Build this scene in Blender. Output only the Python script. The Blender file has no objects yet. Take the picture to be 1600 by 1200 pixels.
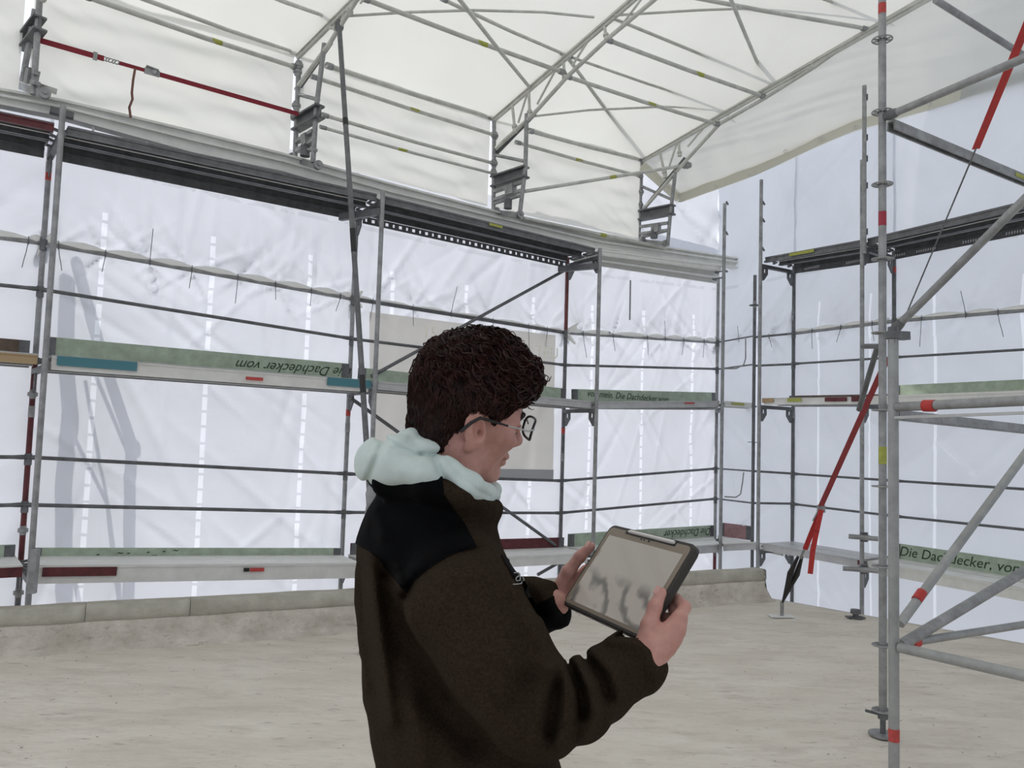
import bpy, bmesh, math, random
import numpy as np
from mathutils import Vector, Matrix
from mathutils import noise as mnoise
random.seed(7); rng = np.random.RandomState(7)
SC = bpy.context.scene
COL = SC.collection
V3 = Vector
# ------------------------------------------------------------------ camera
FPX = 1250.0; PITCH = math.radians(3.9); ROLL = math.radians(1.75)
CAM = V3((0, 0, 1.75))
F_ = V3((0, math.cos(PITCH), math.sin(PITCH)))
U0 = V3((0, -math.sin(PITCH), math.cos(PITCH))); R0 = V3((1, 0, 0))
R_ = R0 * math.cos(ROLL) + U0 * math.sin(ROLL)
U_ = U0 * math.cos(ROLL) - R0 * math.sin(ROLL)
cd = bpy.data.cameras.new('camera'); cam = bpy.data.objects.new('camera', cd); COL.objects.link(cam)
cd.sensor_width = 36; cd.lens = FPX / 1600 * 36; cd.clip_start = 0.05; cd.clip_end = 300
mw = Matrix.Identity(4)
for i in range(3):
    mw[i][0] = R_[i]; mw[i][1] = U_[i]; mw[i][2] = -F_[i]; mw[i][3] = CAM[i]
cam.matrix_world = mw
SC.camera = cam
# ------------------------------------------------------------------ world, sun, exposure
wd = bpy.data.worlds.new('world'); SC.world = wd; wd.use_nodes = True
nt = wd.node_tree; nt.nodes.clear()
wo = nt.nodes.new('ShaderNodeOutputWorld'); bg = nt.nodes.new('ShaderNodeBackground')
tc = nt.nodes.new('ShaderNodeTexCoord'); sx = nt.nodes.new('ShaderNodeSeparateXYZ'); cr = nt.nodes.new('ShaderNodeValToRGB')
nt.links.new(tc.outputs['Generated'], sx.inputs[0]); nt.links.new(sx.outputs['Z'], cr.inputs[0])
nt.links.new(cr.outputs[0], bg.inputs['Color']); nt.links.new(bg.outputs[0], wo.inputs[0])
cr.color_ramp.elements[0].position = 0.0; cr.color_ramp.elements[0].color = (.80, .86, 1, 1)
cr.color_ramp.elements[1].position = 1.0; cr.color_ramp.elements[1].color = (.95, .97, 1, 1)
bg.inputs['Strength'].default_value = 1.28
sd = bpy.data.lights.new('sun', 'SUN'); sd.energy = 2.1; sd.angle = math.radians(1.2); sd.color = (1, .95, .9)
so = bpy.data.objects.new('sun', sd); COL.objects.link(so)
so.rotation_euler = V3((.62, -.42, -.66)).to_track_quat('-Z', 'Y').to_euler()
vs = SC.view_settings; vs.view_transform = 'Standard'; vs.look = 'None'; vs.gamma = 1; vs.use_curve_mapping = False
vs.exposure = -0.13
SC.cycles.max_bounces = 10; SC.cycles.diffuse_bounces = 5; SC.cycles.transmission_bounces = 6; SC.cycles.transparent_max_bounces = 8

# ------------------------------------------------------------------ projection helpers (a pixel and a real distance give a point)
def ray(px, py): return R_ * ((px - 800) / FPX) + U_ * ((600 - py) / FPX) + F_
def W(px, py, Y):
    d = ray(px, py); return CAM + d * (Y / d.y)
def onplane(px, py, A, dr):          # hit of the ray with the upright plane through A running along dr
    d = ray(px, py); n = V3((dr[1], -dr[0], 0)); t = n.dot(V3((A[0], A[1], 0)) - V3((0, 0, 0))) / n.dot(d)
    return CAM + d * t
def onz(px, py, z):
    d = ray(px, py); return CAM + d * ((z - CAM.z) / d.z)
def prj(P):
    q = P - CAM; x, y, z = q.dot(R_), q.dot(U_), q.dot(F_)
    return 800 + FPX * x / z, 600 - FPX * y / z
def zat(P, py):                      # height on the upright line through P that shows at row py
    a, b = -6.0, 14.0
    for _ in range(40):
        m = (a + b) / 2
        if prj(V3((P[0], P[1], m)))[1] > py: a = m
        else: b = m
    return (a + b) / 2
def up(P, z): return V3((P[0], P[1], z))

# ------------------------------------------------------------------ materials
MATS = {}
def mat(name, col, rough=.6, metal=0., nscale=0, namt=0., col2=None, bump=0., bscale=None, spec=.5, stretch=None, trans=None):
    if name in MATS: return MATS[name]
    m = bpy.data.materials.new(name); m.use_nodes = True; n = m.node_tree; L = n.links
    p = n.nodes['Principled BSDF']; p.inputs['Base Color'].default_value = (*col, 1)
    p.inputs['Roughness'].default_value = rough; p.inputs['Metallic'].default_value = metal
    p.inputs['Specular IOR Level'].default_value = spec
    if nscale:
        t = n.nodes.new('ShaderNodeTexCoord'); mp = n.nodes.new('ShaderNodeMapping'); nz = n.nodes.new('ShaderNodeTexNoise')
        if stretch: mp.inputs['Scale'].default_value = stretch
        nz.inputs['Scale'].default_value = nscale; nz.inputs['Detail'].default_value = 6; nz.inputs['Roughness'].default_value = .65
        L.new(t.outputs['Object'], mp.inputs[0]); L.new(mp.outputs[0], nz.inputs[0])
        rp = n.nodes.new('ShaderNodeValToRGB'); rp.color_ramp.elements[0].position = .35; rp.color_ramp.elements[1].position = .68
        c2 = col2 or tuple(c * (1 - namt) for c in col)
        rp.color_ramp.elements[0].color = (*c2, 1); rp.color_ramp.elements[1].color = (*col, 1)
        L.new(nz.outputs['Fac'], rp.inputs[0]); L.new(rp.outputs[0], p.inputs['Base Color'])
        if bump:
            nb = n.nodes.new('ShaderNodeTexNoise'); nb.inputs['Scale'].default_value = bscale or nscale * 3; nb.inputs['Detail'].default_value = 5
            L.new(mp.outputs[0], nb.inputs[0]); bp = n.nodes.new('ShaderNodeBump'); bp.inputs['Strength'].default_value = bump
            bp.inputs['Distance'].default_value = .02
            L.new(nb.outputs['Fac'], bp.inputs['Height']); L.new(bp.outputs[0], p.inputs['Normal'])
    MATS[name] = m; return m
STEEL = mat('galvanised_steel', (.40, .405, .405), .5, .45, 9, .4)
STEELD = mat('dark_steel', (.19, .195, .20), .5, .4, 9, .4)
ALU = mat('aluminium', (.55, .55, .54), .42, .35, 6, .2)
ALUW = mat('pale_aluminium', (.80, .80, .76), .55, .0, 5, .15)
TRUSS = mat('truss_aluminium', (.66, .66, .61), .5, .15, 7, .25)
REDP = mat('dark_red_paint', (.16, .03, .035), .5, .1, 12, .5)
REDR = mat('bright_red_plastic', (.55, .035, .03), .45, 0, 20, .2)
REDS = mat('red_webbing', (.26, .02, .035), .8, 0, 60, .25)
GREENB = mat('green_painted_board', (.47, .56, .44), .7, 0, 9, .3, (.33, .39, .30))
REDB = mat('faded_red_board', (.42, .24, .24), .7, 0, 10, .3)
TEAL = mat('teal_label', (.06, .2, .24), .5)
YEL = mat('yellow_label', (.45, .47, .09), .6, 0, 30, .3)
ORG = mat('tan_board_end', (.42, .3, .17), .6)
BLACK = mat('black_plastic', (.012, .012, .012), .5)
MARK = mat('marker_ink', (.03, .06, .03), .8)
WOOD = mat('weathered_plywood', (.17, .12, .09), .8, 0, 14, .4)

def tarp_mat(name, col, tcol, fac, uvseam=False, noisescale=1.2, bump=.25, dashed=True):
    m = bpy.data.materials.new(name); m.use_nodes = True; n = m.node_tree; L = n.links; n.nodes.clear()
    o = n.nodes.new('ShaderNodeOutputMaterial'); mx = n.nodes.new('ShaderNodeMixShader')
    d = n.nodes.new('ShaderNodeBsdfDiffuse'); t = n.nodes.new('ShaderNodeBsdfTranslucent')
    tc = n.nodes.new('ShaderNodeTexCoord'); nz = n.nodes.new('ShaderNodeTexNoise'); nz.inputs['Scale'].default_value = noisescale
    nz.inputs['Detail'].default_value = 5; L.new(tc.outputs['Object'], nz.inputs[0])
    mr = n.nodes.new('ShaderNodeMapRange'); mr.inputs[1].default_value = .3; mr.inputs[2].default_value = .7
    mr.inputs[3].default_value = .92; mr.inputs[4].default_value = 1.0; L.new(nz.outputs['Fac'], mr.inputs[0])
    val = mr.outputs[0]
    if uvseam:                       # pale dashed weld lines down the sheet, and a row of faint printed marks
        uv = n.nodes.new('ShaderNodeUVMap'); sp = n.nodes.new('ShaderNodeSeparateXYZ'); L.new(uv.outputs[0], sp.inputs[0])
        def M(op, a, b=None, c=None):
            q = n.nodes.new('ShaderNodeMath'); q.operation = op
            for i, x in enumerate((a, b, c)):
                if x is None: continue
                if isinstance(x, (int, float)): q.inputs[i].default_value = x
                else: L.new(x, q.inputs[i])
            return q.outputs[0]
        fr = M('FRACT', M('MULTIPLY', sp.outputs[0], 1.0))
        line = M('LESS_THAN', M('ABSOLUTE', M('SUBTRACT', fr, .5)), .024 if dashed else .019)
        dn = n.nodes.new('ShaderNodeTexNoise'); dn.inputs['Scale'].default_value = 3; L.new(tc.outputs['Object'], dn.inputs[0])
        dash = M('GREATER_THAN', M('FRACT', M('ADD', M('MULTIPLY', sp.outputs[1], 6.5 if dashed else .01), M('MULTIPLY', dn.outputs['Fac'], .35))), .17 if dashed else -1)
        low = M('LESS_THAN', sp.outputs[1], 3.3)
        s1 = M('MULTIPLY', M('MULTIPLY', line, dash), low)
        hl = M('LESS_THAN', M('ABSOLUTE', M('SUBTRACT', sp.outputs[1], 3.72)), .022)
        wv = n.nodes.new('ShaderNodeTexNoise'); wv.inputs['Scale'].default_value = 7; L.new(tc.outputs['Object'], wv.inputs[0])
        s2 = M('MULTIPLY', hl, M('GREATER_THAN', wv.outputs['Fac'], .47))
        val = M('ADD', M('MULTIPLY', val, .84), M('ADD', M('MULTIPLY', s1, .24), M('MULTIPLY', s2, -.09)))
    for sh, c in ((d, col), (t, tcol)):
        mm = n.nodes.new('ShaderNodeVectorMath'); mm.operation = 'SCALE'; mm.inputs[0].default_value = c
        L.new(val, mm.inputs['Scale']); L.new(mm.outputs[0], sh.inputs['Color'])
    nb = n.nodes.new('ShaderNodeTexNoise'); nb.inputs['Scale'].default_value = 3.5; nb.inputs['Detail'].default_value = 4
    L.new(tc.outputs['Object'], nb.inputs[0])
    bp = n.nodes.new('ShaderNodeBump'); bp.inputs['Strength'].default_value = bump; bp.inputs['Distance'].default_value = .05
    L.new(nb.outputs['Fac'], bp.inputs['Height']); L.new(bp.outputs[0], d.inputs['Normal']); L.new(bp.outputs[0], t.inputs['Normal'])
    mx.inputs[0].default_value = fac; L.new(d.outputs[0], mx.inputs[1]); L.new(t.outputs[0], mx.inputs[2]); L.new(mx.outputs[0], o.inputs[0])
    MATS[name] = m; return m
SHEET = tarp_mat('white_sheeting', (.90, .92, .97), (.915, .94, 1.0), .62, True)
SHEET2 = tarp_mat('white_sheeting_plain_weld', (.90, .93, .98), (.92, .95, 1.0), .70, True, dashed=False)
ROOFT = tarp_mat('roof_tarpaulin', (.90, .90, .86), (.775, .775, .725), .5, False, .6, .15)
BANN = tarp_mat('beige_banner', (.42, .41, .37), (.80, .77, .70), .8, False, 2.5, .2)

# ------------------------------------------------------------------ objects
WLOC = {}
def finish(o, parent, label, cat, group, kind):
    if label: o['label'] = label
    if cat: o['category'] = cat
    if group: o['group'] = group
    if kind: o['kind'] = kind
    COL.objects.link(o)
def thing(name, loc, label=None, cat=None, group=None, kind=None):
    o = bpy.data.objects.new(name, None); o.location = loc; o.empty_display_size = .1
    WLOC[o.name] = V3(loc); finish(o, None, label, cat, group, kind); return o
def mesh_obj(name, verts, faces, m, parent=None, label=None, cat=None, group=None, kind=None, smooth=True, base=None, mats=None, midx=None, uv=None):
    verts = [V3(v) for v in verts] if not isinstance(verts, np.ndarray) else verts
    if isinstance(verts, np.ndarray):
        c = V3([float(x) for x in (verts.min(0) + verts.max(0)) / 2]); c.z = float(verts[:, 2].min())
        if base: c = V3(base)
        vl = (verts - np.array(c)).tolist()
    else:
        xs = [v.x for v in verts]; ys = [v.y for v in verts]; zs = [v.z for v in verts]
        c = V3(base) if base else V3(((min(xs) + max(xs)) / 2, (min(ys) + max(ys)) / 2, min(zs)))
        vl = [tuple(v - c) for v in verts]
    me = bpy.data.meshes.new(name); me.from_pydata(vl, [], faces.tolist() if isinstance(faces, np.ndarray) else faces)
    for x in (mats or [m]): me.materials.append(x)
    if smooth: me.polygons.foreach_set('use_smooth', [True] * len(me.polygons))
    if midx is not None: me.polygons.foreach_set('material_index', midx)
    if uv is not None:
        u = me.uv_layers.new(name='UVMap'); li = np.empty(len(me.loops), dtype=np.int32); me.loops.foreach_get('vertex_index', li)
        u.data.foreach_set('uv', np.asarray(uv, dtype=np.float32)[li].ravel())
    o = bpy.data.objects.new(name, me); WLOC[o.name] = c
    if parent is not None:
        o.parent = parent; o.location = c - WLOC[parent.name]
    else: o.location = c
    finish(o, parent, label, cat, group, kind); return o
class MB:
    def __init__(s): s.v = []; s.f = []; s.mi = []; s.cur = 0
    def add(s, vs, fs):
        k = len(s.v); s.v += vs; s.f += [tuple(i + k for i in f) for f in fs]; s.mi += [s.cur] * len(fs)
    def tube(s, pts, r, n=10, caps=True):
        pts = [V3(p) for p in pts]; rr = r if isinstance(r, (list, tuple)) else [r] * len(pts); vs = []; fs = []
        d0 = (pts[1] - pts[0]).normalized(); a = d0.orthogonal().normalized()
        for i, p in enumerate(pts):
            d = (pts[min(i + 1, len(pts) - 1)] - pts[max(i - 1, 0)]).normalized()
            a = (a - d * a.dot(d)).normalized(); b = d.cross(a)
            for k in range(n):
                t = 2 * math.pi * k / n; vs.append(p + (a * math.cos(t) + b * math.sin(t)) * rr[i])
        for i in range(len(pts) - 1):
            for k in range(n): fs.append((i * n + k, i * n + (k + 1) % n, (i + 1) * n + (k + 1) % n, (i + 1) * n + k))
        if caps: fs.append(tuple(range(n))[::-1]); fs.append(tuple((len(pts) - 1) * n + k for k in range(n)))
        s.add(vs, fs); return s
    def bar(s, a, b, w, h, upv=None, off=0., offs=0.):     # rectangular bar from a to b, w across, h high
        a = V3(a); b = V3(b); d = (b - a).normalized(); u = V3(upv or (0, 0, 1)); sd = d.cross(u).normalized(); u = sd.cross(d).normalized()
        vs = []
        for p in (a, b):
            for i, j in ((-1, -1), (1, -1), (1, 1), (-1, 1)): vs.append(p + sd * (i * w / 2 + offs) + u * (j * h / 2 + off))
        s.add(vs, [(3, 2, 1, 0), (4, 5, 6, 7), (0, 1, 5, 4), (1, 2, 6, 5), (2, 3, 7, 6), (3, 0, 4, 7)]); return s
    def box(s, c, ax, ay, az):        # centre and three half-axis vectors
        c = V3(c); vs = [c + ax * i + ay * j + az * k for k in (-1, 1) for j in (-1, 1) for i in (-1, 1)]
        s.add(vs, [(0, 2, 3, 1), (4, 5, 7, 6), (0, 1, 5, 4), (2, 6, 7, 3), (0, 4, 6, 2), (1, 3, 7, 5)]); return s
    def hexa(s, q0, q1):              # two matching quads joined
        s.add([V3(p) for p in q0] + [V3(p) for p in q1], [(3, 2, 1, 0), (4, 5, 6, 7), (0, 1, 5, 4), (1, 2, 6, 5), (2, 3, 7, 6), (3, 0, 4, 7)]); return s
    def disc(s, c, nrm, r, r0, th, n=12):
        nrm = V3(nrm).normalized(); s.tube([V3(c) - nrm * th / 2, V3(c) + nrm * th / 2], r, n); return s
    def lathe(s, a, b, prof, n=12):   # prof: (fraction along a-b, radius)
        a = V3(a); b = V3(b); return s.tube([a.lerp(b, t) for t, _ in prof], [r for _, r in prof], n)
    def build(s, name, m, parent=None, smooth=True, **k):
        if isinstance(m, list): return auto(mesh_obj(name, s.v, s.f, None, parent, mats=m, midx=s.mi, smooth=smooth, **k))
        return auto(mesh_obj(name, s.v, s.f, m, parent, smooth=smooth, **k))
def auto(o):                          # keep hard edges hard
    me = o.data
    if not me.polygons or not me.polygons[0].use_smooth: return o
    bm = bmesh.new(); bm.from_mesh(me)
    for e in bm.edges:
        e.smooth = not (len(e.link_faces) != 2 or e.calc_face_angle(0) > .7)
    bm.to_mesh(me); bm.free(); return o
def tube(name, a, b, r, m, parent=None, n=10, **k): return MB().tube([a, b], r, n).build(name, m, parent, **k)
def text_obj(body, name, loc, xdir, ydir, size, m, parent, shear=0., depth=.0008, kind=None, wscale=1.):
    cu = bpy.data.curves.new('t', 'FONT'); cu.body = body; cu.size = size; cu.shear = shear; cu.extrude = depth; cu.align_x = 'CENTER'; cu.align_y = 'CENTER'
    cu.resolution_u = 3
    to = bpy.data.objects.new('t', cu); COL.objects.link(to)
    me = bpy.data.meshes.new_from_object(to.evaluated_get(bpy.context.evaluated_depsgraph_get())); bpy.data.objects.remove(to)
    x = V3(xdir).normalized(); y = (V3(ydir) - x * V3(ydir).dot(x)).normalized(); z = x.cross(y)
    vs = [V3(loc) + x * v.co.x * wscale + y * v.co.y + z * v.co.z for v in me.vertices]; fs = [tuple(p.vertices) for p in me.polygons]
    return mesh_obj(name, vs, fs, m, parent, smooth=False, kind=kind)
# ------------------------------------------------------------------ plan of the site
def nrm2(v): v = V3((v[0], v[1], 0)); return v.normalized()
OPX = {0: (68, 380, 7.1), 1: (552, 467, 8.7), 2: (884, 520, 10.3), 3: (1121, 535, 12.05), 4: (1240, 521, 10.85), 5: (1397, 502, 9.54)}
RAILY = {0: (380, 453, 714, 788), 1: (467, 530, 740, 800), 2: (520, 571, 751, 801), 3: (535, 577, 732, 779), 4: (521, 569, 740, 787), 5: (502, 559, 751, 806)}
OP = {k: up(W(*v), 0) for k, v in OPX.items()}
RZ = {k: [zat(OP[k], y) for y in RAILY[k]] for k in OP}
dl = nrm2(OP[0] - OP[1]); OP[-1] = OP[0] + dl * 2.9; OP[-2] = OP[-1] + dl * 2.9
RZ[-1] = [z - .02 for z in RZ[0]]; RZ[-2] = RZ[-1]
dr_ = nrm2(OP[5] - OP[4])
e6 = [onplane(1600, y, OP[5], dr_) for y in (485, 547, 764, 827)]
l6 = (up(e6[0], 0) - OP[5]).length; OP[6] = OP[5] + dr_ * 2.9; RZ[6] = [RZ[5][i] + (e6[i].z - RZ[5][i]) * 2.9 / l6 for i in range(4)]
OP[7] = OP[6] + dr_ * 2.9; RZ[7] = RZ[6]
IPX = {0: (75, 500, 6.55, 165), 1: (592, 450, 8.1, 298), 2: (935, 500, 9.75, 388), 3: (1130, 500, 11.0, 318), 4: (1188, 450, 10.5, 281), 5: (1347, 500, 9.1, 250)}
IP = {k: up(W(*v[:3]), 0) for k, v in IPX.items()}; ITOP = {k: zat(IP[k], v[3]) for k, v in IPX.items()}
IP[-1] = IP[0] + dl * 2.9; ITOP[-1] = 4.4; IP[6] = IP[5] + nrm2(IP[5] - IP[4]) * 2.9; ITOP[6] = 5.2
# ------------------------------------------------------------------ ground far below, slab and kerb wall
GRND = mat('gravel_ground', (.45, .43, .40), .9, 0, .8, .3)
mesh_obj('ground', [(-60, -60, -7), (60, -60, -7), (60, 60, -7), (-60, 60, -7)], [(0, 1, 2, 3)], GRND, kind='structure', smooth=False)
k0 = onz(0, 1030, 0); k1 = onz(1212, 939, 0); kd = nrm2(k1 - k0); kn = V3((-kd.y, kd.x, 0))
e0 = onz(1212, 941, 0); e1 = onz(1600, 1010, 0); ed = nrm2(e1 - e0)
sA = k0 - kd * 5 + kn * .25; sB = k1 + kn * .25 + kd * .05; sC = e0 + ed * 12; sD = sA - kn * 12
FLO = mat('screed_floor', (.745, .70, .62), .9, 0, 2.2, .25, (.635, .585, .505), .5, 16, stretch=(.6, 1.6, 1))
nf = FLO.node_tree
def streaks(m, sc, stretch, lo, hi, darkc, rotz=.5):
    n = m.node_tree; L = n.links; p = n.nodes['Principled BSDF']; src = p.inputs['Base Color'].links[0].from_socket
    t = n.nodes.new('ShaderNodeTexCoord'); mp = n.nodes.new('ShaderNodeMapping'); mp.inputs['Scale'].default_value = stretch; mp.inputs['Rotation'].default_value = (0, 0, rotz)
    z = n.nodes.new('ShaderNodeTexNoise'); z.inputs['Scale'].default_value = sc; z.inputs['Detail'].default_value = 8; z.inputs['Roughness'].default_value = .7
    L.new(t.outputs['Object'], mp.inputs[0]); L.new(mp.outputs[0], z.inputs[0])
    r = n.nodes.new('ShaderNodeMapRange'); r.inputs[1].default_value = lo; r.inputs[2].default_value = hi; L.new(z.outputs['Fac'], r.inputs[0])
    x = n.nodes.new('ShaderNodeMixRGB'); L.new(r.outputs[0], x.inputs[0]); L.new(src, x.inputs[1]); x.inputs[2].default_value = (*darkc, 1)
    L.new(x.outputs[0], p.inputs['Base Color'])
streaks(FLO, 4, (.6, 1.8, 1), .50, .68, (.58, .53, .46), -.3)
streaks(FLO, 7, (.5, 2.2, 1), .60, .72, (.40, .36, .31), -.3)
streaks(FLO, 26, (.35, 1.5, 1), .61, .70, (.30, .27, .23), -.3)
N = 190; vs = []; fs = []
for i in range(N + 1):
    for j in range(N + 1):
        s, t = i / N, (j / N) ** 1.0
        p = sA.lerp(sB, s).lerp(sD.lerp(sC, s), t)
        q = V3((p.x, p.y * 1.8, 0))
        edge = min(1, min(s, 1 - s, t, 1 - t) * 40)
        z = (mnoise.noise(q * 1.1) * .012 + mnoise.noise(q * 5.5) * .005 + abs(mnoise.noise(q * 2.7)) * .007 - .008) * edge
        vs.append((p.x, p.y, z - .004))
for i in range(N):
    for j in range(N):
        a = i * (N + 1) + j; fs.append((a, a + 1, a + N + 2, a + N + 1)[::-1])
k = len(vs); ring = [j for j in range(N + 1)] + [i * (N + 1) + N for i in range(1, N + 1)] + [N * (N + 1) + j for j in range(N - 1, -1, -1)] + [i * (N + 1) for i in range(N - 1, 0, -1)]
vs += [(vs[i][0], vs[i][1], -.35) for i in ring]
fs += [(ring[i], ring[(i + 1) % len(ring)], k + (i + 1) % len(ring), k + i) for i in range(len(ring))]
mesh_obj('floor', vs, fs, FLO, kind='structure')
DEB = mat('dark_grit', (.36, .32, .27), .9, 0, 30, .5); mb = []; vs = []; fs = []
for i in range(230):
    c = onz(random.uniform(-60, 1580), random.triangular(985, 1290, 1010), 0); c = c + V3((0, 0, .002)); r = random.uniform(.002, .0075); k = len(vs)
    if (c - k0).dot(kn) > -.05 or (c - e0).dot(V3((-ed.y, ed.x, 0))) > -.1: continue
    a0 = random.random() * 6; vs += [c + V3((r * random.uniform(.6, 2.2) * math.cos(a0 + j * 1.57), r * random.uniform(.5, 1.3) * math.sin(a0 + j * 1.57), 0)) for j in range(4)] + [c + V3((0, 0, r * .5))]
    fs += [(k + j, k + (j + 1) % 4, k + 4) for j in range(4)]
mesh_obj('floor_grit', vs, fs, DEB, label='dark grit and crumbs scattered over the screed floor', cat='debris', kind='stuff', smooth=False)
CONC = mat('mortar_concrete', (.70, .655, .58), .92, 0, 4, .3, (.47, .43, .37), .8, 22)
streaks(CONC, 9, (1, 1, 2.5), .56, .70, (.36, .29, .24))
CONT = mat('cast_concrete', (.52, .50, .43), .9, 0, 5, .3, (.38, .36, .30), .5, 25)
kerb = thing('wall_kerb', k0, kind='structure')
def strip(name, m, prof, s0, s1, n, amp, cut=0.):    # rough extruded profile along the kerb line; cut slants the far end
    vs = []; fs = []; np_ = len(prof)
    for i in range(n + 1):
        for j, (o, z) in enumerate(prof):
            s = s0 + (s1 - s0) * i / n
            if cut and i == n: s -= cut * z
            q = V3((s * 3, o * 7, z * 7)); a = amp if 0 < i < n else amp * .4
            vs.append(k0 + kd * s + kn * (o + mnoise.noise(q) * a) + V3((0, 0, z + (mnoise.noise(q + V3((9, 3, 1))) * a * .7 if z > .05 else 0))))
    for i in range(n):
        for j in range(np_ - 1): a = i * np_ + j; fs.append((a, a + np_, a + np_ + 1, a + 1))
    fs.append(tuple(range(np_))); fs.append(tuple(n * np_ + j for j in range(np_ - 1, -1, -1)))
    return mesh_obj(name, vs, fs, m, kerb)
klen = (k1 - k0).length
strip('mortar_base', CONC, [(0, -.02), (.01, .012), (.05, .02), (.065, .05), (.085, .12), (.10, .20), (.115, .215), (.3, .22), (.3, -.02)], -5, klen, 260, .012, .45)
def spx(px, py): p = onz(px, py, .1); return (p - k0).dot(kd)
cuts = [-5, spx(-40, 990), spx(132, 990), spx(292, 970), spx(545, 955), spx(760, 940), spx(950, 925), klen + .02]
for i in range(len(cuts) - 1):
    strip('coping_block', CONT, [(.12, .205), (.105, .215), (.10, .25), (.105, .325), (.125, .338), (.28, .335), (.3, .32), (.3, .205)], cuts[i] + .002, cuts[i + 1] - .002, max(6, int((cuts[i + 1] - cuts[i]) * 16)), .008, .5 if i == len(cuts) - 2 else 0)
# ------------------------------------------------------------------ sheeting hung on the outer posts
def sheet(name, A, B, z0, z1, ztie, ties, bulge=.05, seed=0, amp=1., kind='structure', m=SHEET, parent=None, ufrac=3, lab=None, cell=.032, ztie0=None):
    d = (B - A).normalized(); A = A - d * .015; B = B + d * .015; L = (B - A).length; n = V3((-d.y, d.x, 0)); n = n if n.dot((A + B) / 2 - V3((0, 0, 0))) > 0 else -n
    nu = int(L / cell); nv = int((z1 - z0) / cell)
    u = np.linspace(0, L, nu + 1)[:, None] * np.ones((1, nv + 1)); z = np.linspace(z0, z1, nv + 1)[None, :] * np.ones((nu + 1, 1))
    zt = ztie[0] + (ztie[1] - ztie[0]) * u / L
    r = np.random.RandomState(seed)
    off = .03 + bulge * (1 - np.exp(-((z - zt) / .22) ** 2)) * (.6 + .4 * np.cos(u / L * 2 * np.pi - np.pi))
    for t in ties:
        for sgn in (1, -1):
            du = u - t * L; dz = (z - zt) * sgn; rr = np.sqrt(du ** 2 + dz ** 2) + 1e-6; th = np.arctan2(du, dz + 1e-6)
            for q in range(r.randint(4, 8)):
                a0 = r.uniform(-1.25, 1.25); ln = r.uniform(.25, .95) * (1 if sgn > 0 else .8); x = du * math.cos(a0) - dz * math.sin(a0); y = du * math.sin(a0) + dz * math.cos(a0)
                sg = .008 + .035 * np.clip(y, 0, 1); wd = np.clip(y / .05, 0, 1) * np.clip(1 - y / ln, 0, 1)
                off += amp * r.uniform(.025, .06) * r.choice([-1, 1, 1]) * wd * np.exp(-(x / sg) ** 2) * (dz > 0)
    for k in range(46):                                # long slack creases
        c = r.rand() * L; zc = z0 + r.rand() * (z1 - z0); a = r.uniform(-1.1, 1.1); ln = r.uniform(.4, 1.4)
        x = (u - c) * math.cos(a) + (z - zc) * math.sin(a); y = -(u - c) * math.sin(a) + (z - zc) * math.cos(a)
        off += amp * .026 * np.exp(-(x / r.uniform(.02, .05)) ** 2 - (y / ln) ** 2) * r.choice([-1, 1])
    off += .02 * np.sin(u * 2.1 + seed) * np.sin(z * 1.3 + seed * 2)
    for e, sg in ((0, 1), (L, -1)):                    # gathered hems beside the posts
        de = np.abs(u - e); off += amp * .012 * np.exp(-de / .18) * np.sin(z * 9 + 3 * np.sin(z * 2.3 + seed)) - .02 * np.exp(-de / .05)
    P = np.array([A.x, A.y, 0])[None, None] + u[..., None] * np.array([d.x, d.y, 0]) + off[..., None] * np.array([n.x, n.y, 0])
    P[..., 2] = z; V = P.reshape(-1, 3)
    I = np.arange(nu)[:, None] * (nv + 1) + np.arange(nv)[None, :]; F = np.stack([I, I + nv + 1, I + nv + 2, I + 1], -1).reshape(-1, 4)
    uv = np.stack([u / L * ufrac - .0, (z - (zt if ztie0 is None else ztie0)) + 2.9], -1).reshape(-1, 2)
    return mesh_obj(name, V, F, m, parent, uv=uv, kind=kind if parent is None else None)
wl = thing('wall_left', OP[0], kind='structure'); wr = thing('wall_right', OP[5], kind='structure'); wb = thing('wall_rear', (0, -5, -3), kind='structure')
TIES = {-2: [.5], -1: [.2, .5, .8, .96], 0: [.04, .17, .30, .43, .58, .71, .84, .95], 1: [.08, .25, .42, .62, .8, .9], 2: [.1, .28, .5, .62, .75, .9], 3: [.3, .7], 4: [.2, .5, .8], 5: [.12, .3, .42, .6, .8, .9], 6: [.5]}
CELL = {-2: .15, -1: .06, 6: .15, 5: .05}
for a in (-2, -1, 0, 1, 2):
    sheet('sheeting', OP[a], OP[a + 1], -3, 4.75, (RZ[a][0], RZ[a + 1][0]), TIES[a], seed=a + 5, parent=wl, ufrac=3, amp=1.0 if a == 2 else .9, cell=CELL.get(a, .032))
sheet('sheeting', onq := up(W(1000, 400, 11.4), 0), OP[3] + nrm2(OP[3]) * .02, 4.4, 12, (RZ[2][0], RZ[3][0]), [.2, .6, .9], seed=77, parent=wl, amp=2.2, cell=.06)
for a in (3, 4, 5, 6):
    sheet('sheeting', OP[a], OP[a + 1], -3, 12, (RZ[a][0], RZ[a + 1][0]), TIES[a], seed=a + 5, parent=wr, amp=.6 if a > 3 else .9, ufrac=2 if a == 4 else (1 if a == 3 else 3), cell=CELL.get(a, .04), m=SHEET2)
pts = [OP[-2], V3((-10, -5, 0)), V3((7, -6, 0)), OP[7]]
for i in range(3): sheet('sheeting', pts[i], pts[i + 1], -3, 9, (3, 3), [], seed=30 + i, parent=wb, cell=.4)
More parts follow.
